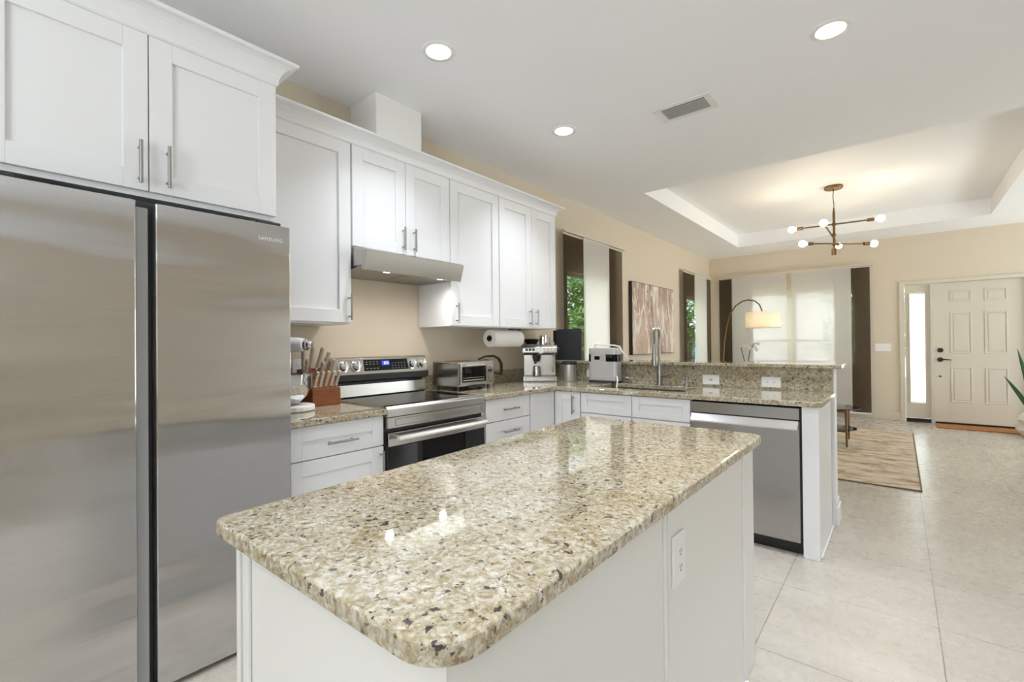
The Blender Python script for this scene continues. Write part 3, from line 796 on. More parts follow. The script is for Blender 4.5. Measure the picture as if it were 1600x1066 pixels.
# ------------------------------------------------------------------ ceiling lights, vent, chandelier
first = None
spots = [(-1.868, 1.655, 'round recessed ceiling light nearest the wall cabinets, in front of the range'),
         (-.246, 2.82, 'round recessed ceiling light at the upper right over the peninsula'),
         (-1.875, 2.87, 'round recessed ceiling light farthest away, by the window end of the cabinets'),
         (-.246, 1.60, None), (-.246, .35, None), (-1.2, -1.2, None)]
for (x, y, lab) in spots:
    t = thing('recessed_light', lab or 'recessed ceiling light out of view above the island', 'ceiling light', (x, y, CZ), 'recessed kitchen ceiling lights')
    part('trim_ring', MB().lathe((x, y, CZ), [(.062, -.001), (.066, -.006), (.088, -.004), (.092, -.0005)], 32, False), M['ceil'] if False else M['white'], t, smooth=True)
    part('lens', MB().lathe((x, y, CZ), [(.001, -.004), (.063, -.004), (.063, -.0005), (.001, -.0005)], 28), M['led'], t)
    l = bpy.data.lights.new('downlight', 'AREA'); l.shape = 'DISK'; l.size = .12; l.energy = 5.2; l.color = (.87, .92, 1.0); l.spread = 1.72
    lo = bpy.data.objects.new('downlight', l); COL.objects.link(lo); lo.parent = t; lo.location = (0, 0, -.012)

t = thing('ceiling_vent', 'white rectangular air vent with dark louvers in the kitchen ceiling', 'vent', (-1.075, 3.125, CZ))
vf = MB(); z0, z1 = CZ - .008, CZ - .0005
vf.box(-1.262, 3.01, z0, -.890, 3.05, z1); vf.box(-1.262, 3.20, z0, -.890, 3.24, z1); vf.box(-1.262, 3.05, z0, -1.215, 3.20, z1); vf.box(-.937, 3.05, z0, -.890, 3.20, z1)
part('frame', vf, M['kwall'], t, bevel=.003)
part('duct', MB().box(-1.215, 3.05, CZ - .002, -.937, 3.20, CZ - .0005), M['gap'], t)
lv = MB()
for k in range(5):
    y = 3.064 + k * .029
    lv.add([(-1.215, y, CZ - .002), (-.937, y, CZ - .002), (-.937, y + .015, CZ - .008), (-1.215, y + .015, CZ - .008), (-1.215, y, CZ - .004), (-.937, y, CZ - .004), (-.937, y + .015, CZ - .010), (-1.215, y + .015, CZ - .010)],
           [(0, 1, 2, 3), (4, 5, 6, 7), (0, 1, 5, 4), (1, 2, 6, 5), (2, 3, 7, 6), (3, 0, 4, 7)])
part('louver', lv, M['greyplastic'], t)

CHX, CHY = -.558, 6.45
t = thing('chandelier', 'aged brass chandelier of crossed bars with six round bulbs under the tray ceiling', 'chandelier', (CHX, CHY, TZ))
part('canopy', MB().lathe((CHX, CHY, TZ), [(.001, -.034), (.085, -.030), (.09, -.024), (.09, -.001)], 28), M['brass'], t, smooth=True)
st = MB(); st.tube([(CHX, CHY, TZ - .03), (CHX - .006, CHY, 2.86), (CHX + .003, CHY, 2.78), (CHX, CHY, 2.74)], .0045, 8)
st.cyl((CHX, CHY, 2.74), (CHX, CHY, 2.69), .007, .012); st.cyl((CHX, CHY, 2.69), (CHX, CHY, 2.27), .013); part('stem', st, M['brass'], t, smooth=True)
part('finial', MB().cyl((CHX, CHY, 2.27), (CHX, CHY, 2.20), .027), M['brass'], t, smooth=True)
for z in (2.55, 2.43, 2.322): part('hub', MB().cyl((CHX, CHY, z + .016), (CHX, CHY, z - .016), .020), M['brass'], t, smooth=True)
def arm(z, a, b):
    ar = part('arm', MB().cyl(a, b, .0085), M['brass'], t, smooth=True)
    A, B = Vector(a), Vector(b); d = (B - A).normalized()
    for P, D in ((A, -d), (B, d)):
        part('socket', MB().cyl(P - D * .005, P + D * .065, .019), M['brass'], ar, smooth=True)
        c = P + D * .115
        bl = part('bulb', MB().ball(c, .038, n=18, m=12).cyl(P + D * .06, P + D * .08, .017), M['bulb'], ar, smooth=True)
        l = bpy.data.lights.new('bulb_light', 'POINT'); l.energy = 1.9; l.color = (1, .80, .55); l.shadow_soft_size = .05
        lo = bpy.data.objects.new('bulb_light', l); COL.objects.link(lo); lo.parent = bl
        lo.location = (c + D * .1) - off_of(bl)
arm(2.55, (CHX - .30, CHY - .03, 2.55), (CHX + .305, CHY + .02, 2.55))
arm(2.43, (CHX - .025, CHY - .60, 2.43), (CHX - .020, CHY + .66, 2.43))
arm(2.32, (CHX - .185, CHY - .22, 2.32), (CHX + .265, CHY + .18, 2.32))

# ------------------------------------------------------------------ blinds
def panel_blind(label, xf, u0, u1, panels, zt=2.385, zb=.07, rail_h=.02):
    t = thing('panel_blind', label, 'blind', xf((u0 + u1) / 2, 0, zt), 'panel blinds')
    part('track', MB(xf).box(u0, -.012, zt, u1, .040, zt + rail_h), M['trim'], t, bevel=.002)
    for (a, b, kind, w) in panels:
        f = MB(xf); f.box(a, w, zb + .02, b, w + .0015, zt - .012)
        pnl = part('panel', f, M[kind], t, label='dark brown woven panel' if kind == 'brown' else 'sheer white panel')
        part('carrier', MB(xf).box(a, w - .003, zt - .024, b, w + .005, zt - .004), M['trim'], pnl)
        part('weight_bar', MB(xf).box(a, w - .003, zb, b, w + .006, zb + .024), M['white'], pnl)
    return t
XF = lambda u, w, v: (WX + .06 + w, u, v)
panel_blind('brown and sheer panel blind hanging at the window next to the wall cabinets', XF, 4.05, 5.44,
            [(4.065, 4.47, 'brown', .010), (4.44, 5.03, 'sheer', .028), (5.0, 5.40, 'brown', .012)])
panel_blind('narrow brown and sheer panel blind on the left wall near the room corner', XF, 7.56, 9.00,
            [(7.57, 8.10, 'brown', .010), (8.07, 8.70, 'sheer', .028), (8.67, 8.98, 'brown', .012)])
YF = lambda u, w, v: (u, BY - .06 - w, v)
panel_blind('wide brown and sheer panel blind across the far wall behind the floor lamp', YF, -2.585, -.295,
            [(-2.555, -2.31, 'brown', .004), (-2.335, -1.985, 'sheer', .016), (-2.32, -1.46, 'sheer', .030), (-1.39, -.60, 'sheer', .030), (-.80, -.575, 'sheer', .016), (-.60, -.34, 'brown', .004)])

# ------------------------------------------------------------------ painting
t = thing('canvas_painting', 'large brown and cream abstract canvas on the left wall between two windows', 'painting', (WX, 6.46, 1.54))
part('stretcher', MB().box(WX + .002, 5.725, 1.055, -2.702, 7.20, 2.035), M['artedge'], t)
part('canvas', MB().box(-2.702, 5.733, 1.062, -2.699, 7.193, 2.028), M['art'], t)

# ------------------------------------------------------------------ counter items
# knife block
t = thing('knife_block', 'cherry wood knife block on the counter left of the range', 'knife block', (-2.57, 1.345, CT1))
part('block', MB().prism_y([(-2.475, .881), (-2.475, .975), (-2.52, .985), (-2.535, 1.02), (-2.62, 1.085), (-2.66, 1.08), (-2.66, .881)], 1.258, 1.425), M['cherry'], t, bevel=.003)
def knife(label, base, d, L, w, th, group, name='steak_knife'):
    t = thing(name, label, 'knife', base, group)
    d = Vector(d).normalized(); side = Vector((0, 1, 0)); nrm = d.cross(side).normalized()
    def loop(s, hw, ht):
        c = Vector(base) + d * s
        return [c + nrm * (hw * math.cos(a)) + side * (ht * math.sin(a)) for a in [2 * PI * i / 10 for i in range(10)]]
    part('handle', MB().ring_tube([loop(.012, w * .8, th), loop(L * .3, w * .85, th), loop(L * .7, w, th), loop(L * .93, w * 1.25, th), loop(L, w * 1.0, th * .8)]), M['knifehandle'], t, smooth=True)
    part('bolster', MB().ring_tube([loop(-.004, w * .9, th * 1.1), loop(.013, w * .9, th * 1.1)]), M['bright_steel'], t, smooth=True)
    rv = MB()
    for s in (.35, .62, .85):
        c = Vector(base) + d * L * s
        rv.cyl(c - side * (th + .0006), c + side * (th + .0006), .0032, n=8)
    part('rivet', rv, M['darkgrey'], t)
M['knifehandle'] = mat('knife_handle_steel', (0.70, 0.63, 0.53), 0.32, 0.35)
ords = ['leftmost', 'second from left', 'middle', 'second from right', 'rightmost']
for k in range(5):
    knife('%s of five steak knives in the front row of the wooden block' % ords[k], (-2.497, 1.278 + k * .032, .981), (.42, .05, 1), .098, .0115, .0085, 'steak knives in the block')
big = [((-2.60, 1.268, 1.072), (.38, -.18, 1), .125, 'kitchen knife with a pale riveted handle leaning at the left back of the wooden block'),
       ((-2.56, 1.262, 1.03), (.45, -.12, 1), .12, 'kitchen knife leaning out at the left front of the wooden block'),
       ((-2.61, 1.31, 1.08), (.40, -.03, 1), .135, 'long kitchen knife standing in the back row of the wooden block, left of its middle'),
       ((-2.61, 1.35, 1.08), (.42, .12, 1), .135, 'tallest kitchen knife standing in the middle of the wooden block'),
       ((-2.60, 1.385, 1.07), (.40, .16, 1), .12, 'kitchen knife standing in the back row of the wooden block, right of its middle'),
       ((-2.575, 1.41, 1.045), (.48, .10, 1), .10, 'short kitchen knife at the right back of the wooden block'),
       ((-2.56, 1.345, 1.032), (.46, .02, 1), .10, 'short kitchen knife in the middle row of the wooden block')]
for b, d, L, lab in big: knife(lab, b, d, L, .0135, .010, 'kitchen knives in the block', 'kitchen_knife')

# stand mixer (mostly hidden behind the refrigerator)
t = thing('stand_mixer', 'white stand mixer with a metal bowl half hidden behind the refrigerator', 'mixer', (-2.42, 1.10, CT1))
dv = Vector((.8, .6, 0)); pv = Vector((-dv.y, dv.x, 0)); O = Vector((-2.508, 1.05, 0))
def mxf(u, w, v): q = O + dv * u + pv * w; return (q.x, q.y, v)
bs = MB(mxf); bs.prism([(-.12, -.075), (.12, -.105)] + [(.12 + .105 * math.cos(a), .105 * math.sin(a)) for a in [(-PI / 2 + PI * k / 10) for k in range(1, 10)]] + [(.12, .105), (-.12, .075)], CT1 + .001, CT1 + .032)
part('base', bs, M['white'], t, bevel=.008)
part('column', MB(mxf).prism(rounded(-.12, -.05, -.03, .05, (.03, .03, .03, .03)), CT1 + .03, 1.20), M['white'], t, bevel=.006)
hdm = MB(mxf); rings = []
for u, r in ((-.13, .03), (-.12, .046), (-.06, .056), (.05, .052), (.15, .044), (.18, .038), (.183, .030)):
    rings.append([(u, r * math.cos(a), 1.222 + r * .85 * math.sin(a)) for a in [2 * PI * i / 18 for i in range(18)]])
hdm.ring_tube(rings); part('head', hdm, M['white'], t, smooth=True)
part('hub_cap', MB(mxf).tube([(.178, 0, 1.222), (.196, 0, 1.222), (.198, 0, 1.222), (.212, 0, 1.222), (.222, 0, 1.222)], [.029, .029, .021, .020, .012], 18), M['chrome'], t, smooth=True)
part('beater_shaft', MB(mxf).cyl((.10, 0, 1.18), (.10, 0, 1.10), .016, .012), M['chrome'], t, smooth=True)
part('bowl', MB(mxf).lathe((.10, 0, CT1 + .041), [(.05, 0), (.055, .012), (.085, .04), (.105, .09), (.11, .15), (.113, .15), (.108, .088), (.088, .036), (.05, .004)], 28), M['bowlglass'] if 'bowlglass' in M else M['chrome'], t, smooth=True)

# toaster oven
t = thing('toaster_oven', 'stainless toaster oven on the counter right of the range', 'toaster oven', (-2.54, 2.47, CT1))
TX, TB, Y0, Y1, Z0, Z1 = -2.405, -2.68, 2.287, 2.662, .912, 1.090
part('body', MB().box(TB, Y0, Z0, TX, Y1, Z1), M['steel'], t, bevel=.006)
ft = MB()
for x in (TX - .03, TB + .03):
    for y in (Y0 + .03, Y1 - .03): ft.cyl((x, y, CT1 + .001), (x, y, Z0 + .002), .012, n=10)
ft.box(TX - .05, Y0 + .10, Z0 - .012, TX + .006, Y1 - .10, Z0)
part('foot', ft, M['black'], t)
td = part('door', MB().box(TX, Y0 + .012, Z0 + .012, TX + .012, Y1 - .088, Z1 - .012), M['steel'], t, bevel=.002)
part('window', MB().box(TX + .012, Y0 + .028, Z0 + .03, TX + .0135, Y1 - .10, Z1 - .035), M['blackglass'], td)
part('handle', MB().cyl((TX + .03, Y0 + .05, Z1 - .024), (TX + .03, Y1 - .12, Z1 - .024), .006).box(TX + .01, Y0 + .055, Z1 - .029, TX + .03, Y0 + .065, Z1 - .019).box(TX + .01, Y1 - .135, Z1 - .029, TX + .03, Y1 - .125, Z1 - .019), M['bright_steel'], td, smooth=True)
part('rack', MB().box(TX + .0136, Y0 + .035, Z0 + .040, TX + .015, Y1 - .12, Z0 + .048).box(TX + .0136, Y0 + .035, Z0 + .06, TX + .0145, Y1 - .12, Z0 + .063), M['bright_steel'], td)
cp = part('control_panel', MB().box(TX, Y1 - .084, Z0 + .008, TX + .006, Y1 - .004, Z1 - .008), M['steel'], t, bevel=.001)
part('display', MB().box(TX + .006, Y1 - .068, Z0 + .095, TX + .0072, Y1 - .026, Z0 + .115), M['black'], cp)
part('knob', MB().cyl((TX + .005, Y1 - .046, Z0 + .143), (TX + .022, Y1 - .046, Z0 + .143), .017, .015), M['bright_steel'], cp, smooth=True)
for z in (.03, .06): part('knob', MB().cyl((TX + .005, Y1 - .046, Z0 + z), (TX + .014, Y1 - .046, Z0 + z), .011), M['nickel'], cp, smooth=True)
sl = MB()
for k in range(7): sl.box(TB + .09, Y0 + .04 + k * .022, Z1, TB + .21, Y0 + .052 + k * .022, Z1 + .004)
part('top_rack', sl, M['walnut'], t)

# kettle behind the toaster oven
t = thing('kettle', 'kettle with a black loop handle standing behind the toaster oven', 'kettle', (-2.56, 2.765, CT1))
part('body', MB().lathe((-2.60, 2.775, CT1 + .001), [(.066, 0), (.07, .02), (.068, .10), (.055, .18), (.048, .20), (.02, .212), (.001, .214)], 26), M['steel'], t, smooth=True)
part('handle', MB().tube([(-2.60, 2.70, 1.095), (-2.595, 2.78, 1.118), (-2.59, 2.87, 1.118), (-2.585, 2.925, 1.095), (-2.58, 2.953, 1.05), (-2.58, 2.955, 1.0), (-2.58, 2.945, .955)], [.008, .009, .011, .013, .014, .013, .009], 10), M['black'], t, smooth=True)
part('hinge', MB().tube([(-2.60, 2.82, .99), (-2.59, 2.90, .975), (-2.58, 2.945, .965)], .008, 8), M['black'], t, smooth=True)

# paper towel under the wall cabinet
t = thing('paper_towel_roll', 'white paper towel roll on a holder under the wall cabinet', 'paper towel', (-2.53, 2.92, 1.262))
rings = []; mb = MB(); N = 32
def ringy(y, r): return [(-2.53 + r * math.cos(2 * PI * i / N), y, 1.262 + r * math.sin(2 * PI * i / N)) for i in range(N)]
mb.ring_tube([ringy(2.755, .026), ringy(2.755, .068), ringy(2.757, .070), ringy(3.118, .070), ringy(3.120, .068), ringy(3.12, .026)], False)
part('roll', mb, M['paper'], t, smooth=True)
part('cardboard_core', MB().ring_tube([ringy(2.754, .026), ringy(2.754, .022), ringy(3.12, .022), ringy(3.12, .026)], False), M['walnut'], t, smooth=True)
hm = MB(); hm.cyl((-2.53, 2.742, 1.262), (-2.53, 3.135, 1.262), .008); hm.cyl((-2.53, 2.742, 1.262), (-2.53, 2.749, 1.262), .018); hm.box(-2.545, 3.128, 1.245, -2.515, 3.138, 1.342); hm.box(-2.56, 3.02, 1.338, -2.50, 3.138, 1.344)
part('holder', hm, M['black'], t)

# espresso machine
ang = math.radians(37)
t = thing('espresso_machine', 'stainless espresso machine in the counter corner beside the steel canister', 'coffee machine', (-2.515, 3.41, CT1 + .001))
# local frame: x right, y back, z up (front at y=-.12), width .32
def P(*a, **k): return part(*a, local=True, **k)
P('drip_tray', MB().box(-.15, -.13, .0, .15, .10, .045).box(-.13, -.14, .008, .13, -.13, .04), M['steel'], t, bevel=.004)
P('body', MB().box(-.145, .0, .045, .145, .12, .24), M['steel'], t, bevel=.004)
hp = MB(); prof = [(-.115, .235), (-.145, .255), (-.145, .30), (-.125, .322), (.12, .322), (.12, .235)]
hp.add([(x, y, z) for x in (-.155, .155) for y, z in prof], [tuple(range(5, -1, -1)), tuple(range(6, 12))] + [(i, (i + 1) % 6, 6 + (i + 1) % 6, 6 + i) for i in range(6)])
hd_ = P('head', hp, M['steel'], t, bevel=.006)
pg = MB(); pg.cyl((.01, -.145, .276), (.01, -.150, .276), .028); part('pressure_gauge', pg, M['bright_steel'], hd_, smooth=True, local=True)
part('gauge_face', MB().cyl((.01, -.150, .276), (.01, -.151, .276), .022), M['white'], hd_, local=True)
for x in (-.115, -.085, -.055, .055, .085, .115):
    part('button', MB().cyl((x, -.145, .282), (x, -.151, .282), .0115, n=14), M['darkgrey'] if x < 0 else M['bright_steel'], hd_, smooth=True, local=True)
P('group_head', MB().cyl((-.03, -.06, .235), (-.03, -.06, .205), .036), M['darkgrey'], t, smooth=True)
pf = P('portafilter', MB().cyl((-.03, -.06, .205), (-.03, -.06, .175), .033, .028).tube([(-.03, -.085, .19), (-.035, -.15, .18), (-.04, -.20, .17)], [.009, .011, .012], 10), M['black'], t, smooth=True)
P('milk_jug', MB().lathe((-.03, -.05, .047), [(.036, 0), (.038, .01), (.034, .05), (.030, .085), (.028, .085), (.03, .05), (.034, .006)], 22), M['chrome'], t, smooth=True)
P('steam_wand', MB().tube([(.12, -.08, .235), (.125, -.10, .19), (.115, -.10, .08)], .006, 8), M['chrome'], t, smooth=True)
P('steam_dial', MB().cyl((.157, -.05, .28), (.175, -.05, .28), .02), M['black'], t, smooth=True)
P('bean_hopper', MB().lathe((-.075, .02, .322), [(.045, 0), (.055, .02), (.072, .045), (.074, .05), (.055, .058), (.001, .060)], 24), M['black'], t, smooth=True)
P('grinder_collar', MB().lathe((-.075, .02, .322), [(.06, 0), (.06, .008), (.05, .010)], 24), M['greyplastic'], t, smooth=True)
cpn = P('frothing_jug', MB().lathe((.035, .0, .322), [(.036, 0), (.037, .01), (.034, .06), (.036, .088), (.033, .088), (.031, .06), (.033, .008)], 22), M['chrome'], t, smooth=True)
part('jug_handle', MB().tube([(.068, 0, .40), (.09, 0, .39), (.092, 0, .35), (.072, 0, .335)], .005, 8), M['chrome'], cpn, smooth=True, local=True)
P('tamper', MB().cyl((.105, -.05, .335), (.115, -.08, .338), .018).cyl((.10, -.02, .335), (.105, -.05, .335), .014), M['bright_steel'], t, smooth=True)
turn(t, ang)

# canister, black board, adapter, water ionizer
t = thing('canister', 'brushed steel canister with a black lid on the counter by the espresso machine', 'canister', (-2.255, 3.50, CT1))
part('body', MB().lathe((-2.255, 3.50, CT1 + .001), [(.058, 0), (.060, .004), (.060, .148), (.001, .148)], 28), M['nickelbright'], t, smooth=True)
part('lid', MB().lathe((-2.255, 3.50, CT1 + .149), [(.061, 0), (.066, .004), (.066, .026), (.060, .030), (.001, .030)], 28), M['darkgrey'], t, smooth=True)
t = thing('black_board', 'flat black rectangular board standing on the bar top in front of the window', 'board', (-2.38, 3.70, 1.06))
part('board', MB().prism(rounded(-2.525, 3.69, -2.245, 3.706, (.004, .004, .004, .004), 3), 1.061, 1.352), M['darkgrey'], t, bevel=.003)
part('back_case', MB().box(-2.575, 3.712, 1.061, -2.30, 3.75, 1.343), M['black'], t, bevel=.006)
t = thing('power_adapter', 'small white plug adapter in the backsplash between canister and water ionizer', 'adapter', (-2.125, 3.675, .95))
part('cover_plate', MB().box(-2.17, 3.669, .91, -2.09, 3.6755, .99), M['white'], t, bevel=.002)
part('plug', MB().box(-2.160, 3.637, .915, -2.118, 3.669, .972), M['white'], t, bevel=.003)
part('cord', MB().tube([(-2.13, 3.66, .917), (-2.115, 3.655, .895), (-2.085, 3.66, .885)], .003, 6), M['white'], t)
t = thing('water_ionizer', 'silver countertop water ionizer with a white hose beside the sink', 'water ionizer', (-1.935, 3.55, CT1))
A0, A1, F, Bk = -2.072, -1.798, 3.505, 3.618
part('base', MB().prism(rounded(A0 + .004, F - .002, A1 - .004, Bk, (.02, .02, .02, .02), 5), CT1 + .001, CT1 + .016), M['darkgrey'], t)
bd = part('body', MB().prism(rounded(A0, F, A1, Bk, (.035, .035, .03, .03), 8), CT1 + .016, 1.175), M['silverplastic'], t, bevel=.008)
part('front_plate', MB().box(A0 + .034, F - .004, .91, A1 - .10, F, 1.150), M['silverplastic'], bd, bevel=.002)
part('band', MB().prism(rounded(A0 - .0015, F - .0015, A0 + .034, Bk - .03, (.036, 0, 0, 0), 8), 1.060, 1.120), M['blackglass'], bd)
part('band', MB().prism(rounded(A1 - .098, F - .0015, A1 + .0015, Bk - .03, (0, .036, 0, 0), 8), 1.060, 1.120), M['blackglass'], bd)
part('screen', MB().box(A0 + .07, F - .0055, 1.075, A0 + .12, F - .004, 1.105), M['blackglass'], bd)
kp = MB().box(A0 + .131, F - .0045, 1.066, A0 + .171, F - .004, 1.119)
for i in range(3):
    for j in range(4): kp.box(A0 + .135 + i * .012, F - .0055, 1.070 + j * .012, A0 + .143 + i * .012, F - .004, 1.077 + j * .012)
part('keypad', kp, M['legend'], bd)
part('spout', MB().tube([(A0 + .045, F + .05, 1.17), (A0 + .045, F + .05, 1.198), (A0 + .06, F + .05, 1.204), (A0 + .11, F + .05, 1.198)], .009, 10).tube([(A0 + .05, F + .05, 1.203), (A0 + .14, F + .06, 1.200), (A1 - .05, F + .07, 1.196)], .006, 8), M['white'], bd, smooth=True)
part('hose', MB().tube([(A1 - .06, F + .07, 1.197), (A1 + .0, F + .06, 1.185), (A1 + .03, F + .05, 1.14), (A1 + .05, F + .06, 1.11), (A1 + .062, F + .075, 1.085)], .0065, 8), M['white'], bd, smooth=True)
part('drain_hose', MB().tube([(A1 - .01, F, .93), (A1 + .02, F - .05, .945), (A1 + .05, F - .09, .94), (A1 + .07, F - .12, .915), (A1 + .075, F - .14, .885), (A1 + .075, F - .15, .86)], .006, 8), M['white'], bd, smooth=True)
t = thing('water_valve', 'small chrome tap fitting beside the water ionizer on the counter', 'valve', (-1.72, 3.58, CT1))
part('valve_body', MB().cyl((-1.72, 3.58, CT1), (-1.72, 3.58, .93), .010).cyl((-1.745, 3.57, .925), (-1.695, 3.59, .925), .008), M['nickel'], t, smooth=True)
part('lever', MB().tube([(-1.72, 3.58, .93), (-1.71, 3.565, .955), (-1.695, 3.56, .962)], .005, 8), M['nickel'], t, smooth=True)

# faucet
FX, FY = -1.456, 3.565
t = thing('kitchen_faucet', 'tall spring pull-down kitchen faucet at the back of the sink', 'faucet', (FX, FY, CT1))
part('base', MB().lathe((FX, FY, CT1), [(.030, .0005), (.030, .006), (.024, .012), (.022, .08), (.019, .14), (.016, .165)], 24), M['nickel'], t, smooth=True)
part('spout_tube', MB().tube([(FX, FY, 1.03), (FX, FY, 1.16), (FX, FY, 1.24)], .0095, 12), M['nickel'], t, smooth=True)
pth = [(FX, FY, 1.20)] + [(FX - .0 , FY - .05 + .05 * math.cos(a), 1.285 + .045 * math.sin(a)) for a in [PI * k / 10 for k in range(11)]] + [(FX, FY - .10, 1.20)]
def rot_(p, a=math.radians(0)):
    x, y = p[0] - FX, p[1] - FY
    return (FX + x * math.cos(a) - y * math.sin(a), FY + x * math.sin(a) + y * math.cos(a), p[2])
pth = [rot_(p) for p in pth]
part('hose', MB().tube(pth, .006, 8), M['darkgrey'], t, smooth=True)
# spring coil following the hose
V = [Vector(p) for p in pth]; lens = [0]
for i in range(1, len(V)): lens.append(lens[-1] + (V[i] - V[i - 1]).length)
coil = []
turns, tot = 26, lens[-1]
for i in range(turns * 8 + 1):
    s = tot * i / (turns * 8); k = 0
    while k < len(lens) - 2 and lens[k + 1] < s: k += 1
    f_ = (s - lens[k]) / (lens[k + 1] - lens[k]); c = V[k].lerp(V[k + 1], f_); tg = (V[k + 1] - V[k]).normalized()
    e1 = Vector((.82, .57, 0)); e1 = (e1 - tg * e1.dot(tg)).normalized(); e2 = tg.cross(e1)
    a = 2 * PI * i / 8
    coil.append(c + (e1 * math.cos(a) + e2 * math.sin(a)) * .0125)
part('spring', MB().tube(coil, .0026, 5), M['chrome'], t, smooth=True)
q = rot_((FX, FY - .10, 0))
part('spray_head', MB().tube([(q[0], q[1], 1.205), (q[0], q[1], 1.18), (q[0], q[1], 1.10), (q[0], q[1], 1.05), (q[0], q[1], 1.035)], [.011, .016, .017, .023, .022], 18), M['nickel'], t, smooth=True)
part('dock_arm', MB().tube([(FX, FY, 1.115), q[:2] + (1.115,)], .006, 8), M['nickel'], t, smooth=True)
part('lever', MB().tube([(FX + .018, FY - .005, .955), (FX + .045, FY - .012, .955)], .013, 12).tube([(FX + .045, FY - .012, .955), (FX + .075, FY - .02, .965), (FX + .10, FY - .03, .975)], [.008, .006, .005], 8), M['nickel'], t, smooth=True)
t = thing('soap_dispenser', 'small metal pump soap dispenser to the right of the faucet', 'soap dispenser', (-1.245, 3.57, CT1))
part('collar', MB().lathe((-1.245, 3.57, CT1), [(.022, .0005), (.022, .008), (.012, .022), (.010, .045)], 18), M['nickel'], t, smooth=True)
part('pump', MB().cyl((-1.245, 3.57, .92), (-1.245, 3.57, .965), .008).tube([(-1.245, 3.57, .957), (-1.255, 3.54, .962), (-1.262, 3.52, .952)], .006, 8), M['nickel'], t, smooth=True)

# ------------------------------------------------------------------ living room
t = thing('area_rug', 'distressed beige and brown rug on the tile floor beyond the peninsula', 'rug', (-1.2, 6.5, 0))
part('pile', MB().box(-2.35, 4.955, .001, .118, 7.99, .010), M['rug'], t)
part('binding', MB().box(-2.36, 4.943, .001, .13, 4.955, .011).box(.118, 4.955, .001, .130, 8.0, .011).box(-2.36, 7.99, .001, .118, 8.002, .011).box(-2.36, 4.955, .001, -2.35, 7.99, .011), M['rugedge'], t)

CX, CY = -1.12, 6.62
t = thing('coffee_table', 'oval two-tier glass coffee table with brass wooden legs on the rug', 'coffee table', (CX, CY, .011))
def oval(rx, ry, n=48): return [(CX + rx * math.cos(2 * PI * i / n), CY + ry * math.sin(2 * PI * i / n)) for i in range(n)]
part('glass_top', MB().prism(oval(.77, .42), .432, .444), M['tableglass'], t)
part('glass_shelf', MB().prism(oval(.74, .38), .195, .203), M['tableglass'], t)
for (x, y) in ((-.468, 6.46), (-.485, 7.0), (-1.75, 6.40), (-1.75, 6.90)):
    part('leg', MB().tube([(x, y, .012), (x, y, .30), (x, y, .432)], [.010, .015, .018], 10), M['walnut'], t, smooth=True)
fr = MB(); fr.box(-1.76, 6.40, .405, -.46, 6.425, .43); fr.box(-1.76, 6.90, .405, -.46, 6.925, .43); fr.box(-.495, 6.425, .405, -.47, 7.0, .43); fr.box(-1.76, 6.44, .18, -.46, 6.46, .194); fr.box(-1.76, 6.88, .18, -.46, 6.90, .194)
part('frame', fr, M['walnut'], t)

random.seed(4)
t = thing('orchid', 'potted white orchid standing on the glass coffee table', 'plant', (-1.53, 6.66, .445))
part('pot', MB().lathe((-1.53, 6.66, .445), [(.05, 0), (.065, .02), (.072, .11), (.068, .115), (.06, .10), (.001, .10)], 20), M['ceramic'], t, smooth=True)
part('stem', MB().tube([(-1.53, 6.66, .54), (-1.525, 6.66, .80), (-1.52, 6.66, .98), (-1.50, 6.66, 1.10), (-1.45, 6.66, 1.19), (-1.40, 6.66, 1.205)], .0055, 6).tube([(-1.535, 6.66, .54), (-1.545, 6.66, .85), (-1.575, 6.66, 1.0), (-1.605, 6.66, 1.12), (-1.585, 6.66, 1.17)], .005, 6), M['stem'], t, smooth=True)
for k, (x, z) in enumerate(((-1.40, 1.19), (-1.44, 1.15), (-1.47, 1.20), (-1.50, 1.13), (-1.42, 1.11), (-1.53, 1.17), (-1.575, 1.16))):
    fl = MB()
    for j in range(5):
        a = 2 * PI * j / 5 + random.random()
        fl.ball((x + .014 * math.cos(a), 6.65 + random.uniform(-.01, .01), z + .014 * math.sin(a)), .0125, .004, .010, 8, 6)
    part('flower', fl, M['petal'], t, smooth=True)
lf = MB()
for a in (0.3, 1.7, 3.0, 4.4):
    lf.tube([(-1.53, 6.66, .55), (-1.53 + .08 * math.cos(a), 6.66 + .08 * math.sin(a), .60), (-1.53 + .17 * math.cos(a), 6.66 + .17 * math.sin(a), .57)], [.008, .022, .003], 6)
part('leaf', lf, M['plantleaf'], t, smooth=True)

LYP = 8.3
t = thing('floor_lamp', 'arched brass floor lamp with a wide cream drum shade in front of the blinds', 'floor lamp', (-2.28, LYP, 0))
part('base', MB().lathe((-2.28, LYP, 0), [(.001, .001), (.16, .001), (.16, .02), (.02, .03), (.001, .03)], 30), M['brass'], t, smooth=True)
part('arc_pole', MB().tube([(-2.28, LYP, .02), (-2.285, LYP, .6), (-2.278, LYP, .95), (-2.255, LYP, 1.25), (-2.22, LYP, 1.48), (-2.165, LYP, 1.68), (-2.08, LYP, 1.81), (-1.97, LYP, 1.885), (-1.88, LYP, 1.898), (-1.79, LYP, 1.875), (-1.72, LYP, 1.81), (-1.685, LYP, 1.71), (-1.675, LYP, 1.66)], .011, 10), M['brass'], t, smooth=True)
sh = MB()
N = 40
def rg(r, z): return [(-1.675 + r * math.cos(2 * PI * i / N), LYP + r * math.sin(2 * PI * i / N), z) for i in range(N)]
sh.ring_tube([rg(.252, 1.432), rg(.252, 1.688), rg(.249, 1.688), rg(.249, 1.432)], False, True)
part('lamp_shade', sh, M['shade'], t, smooth=True)
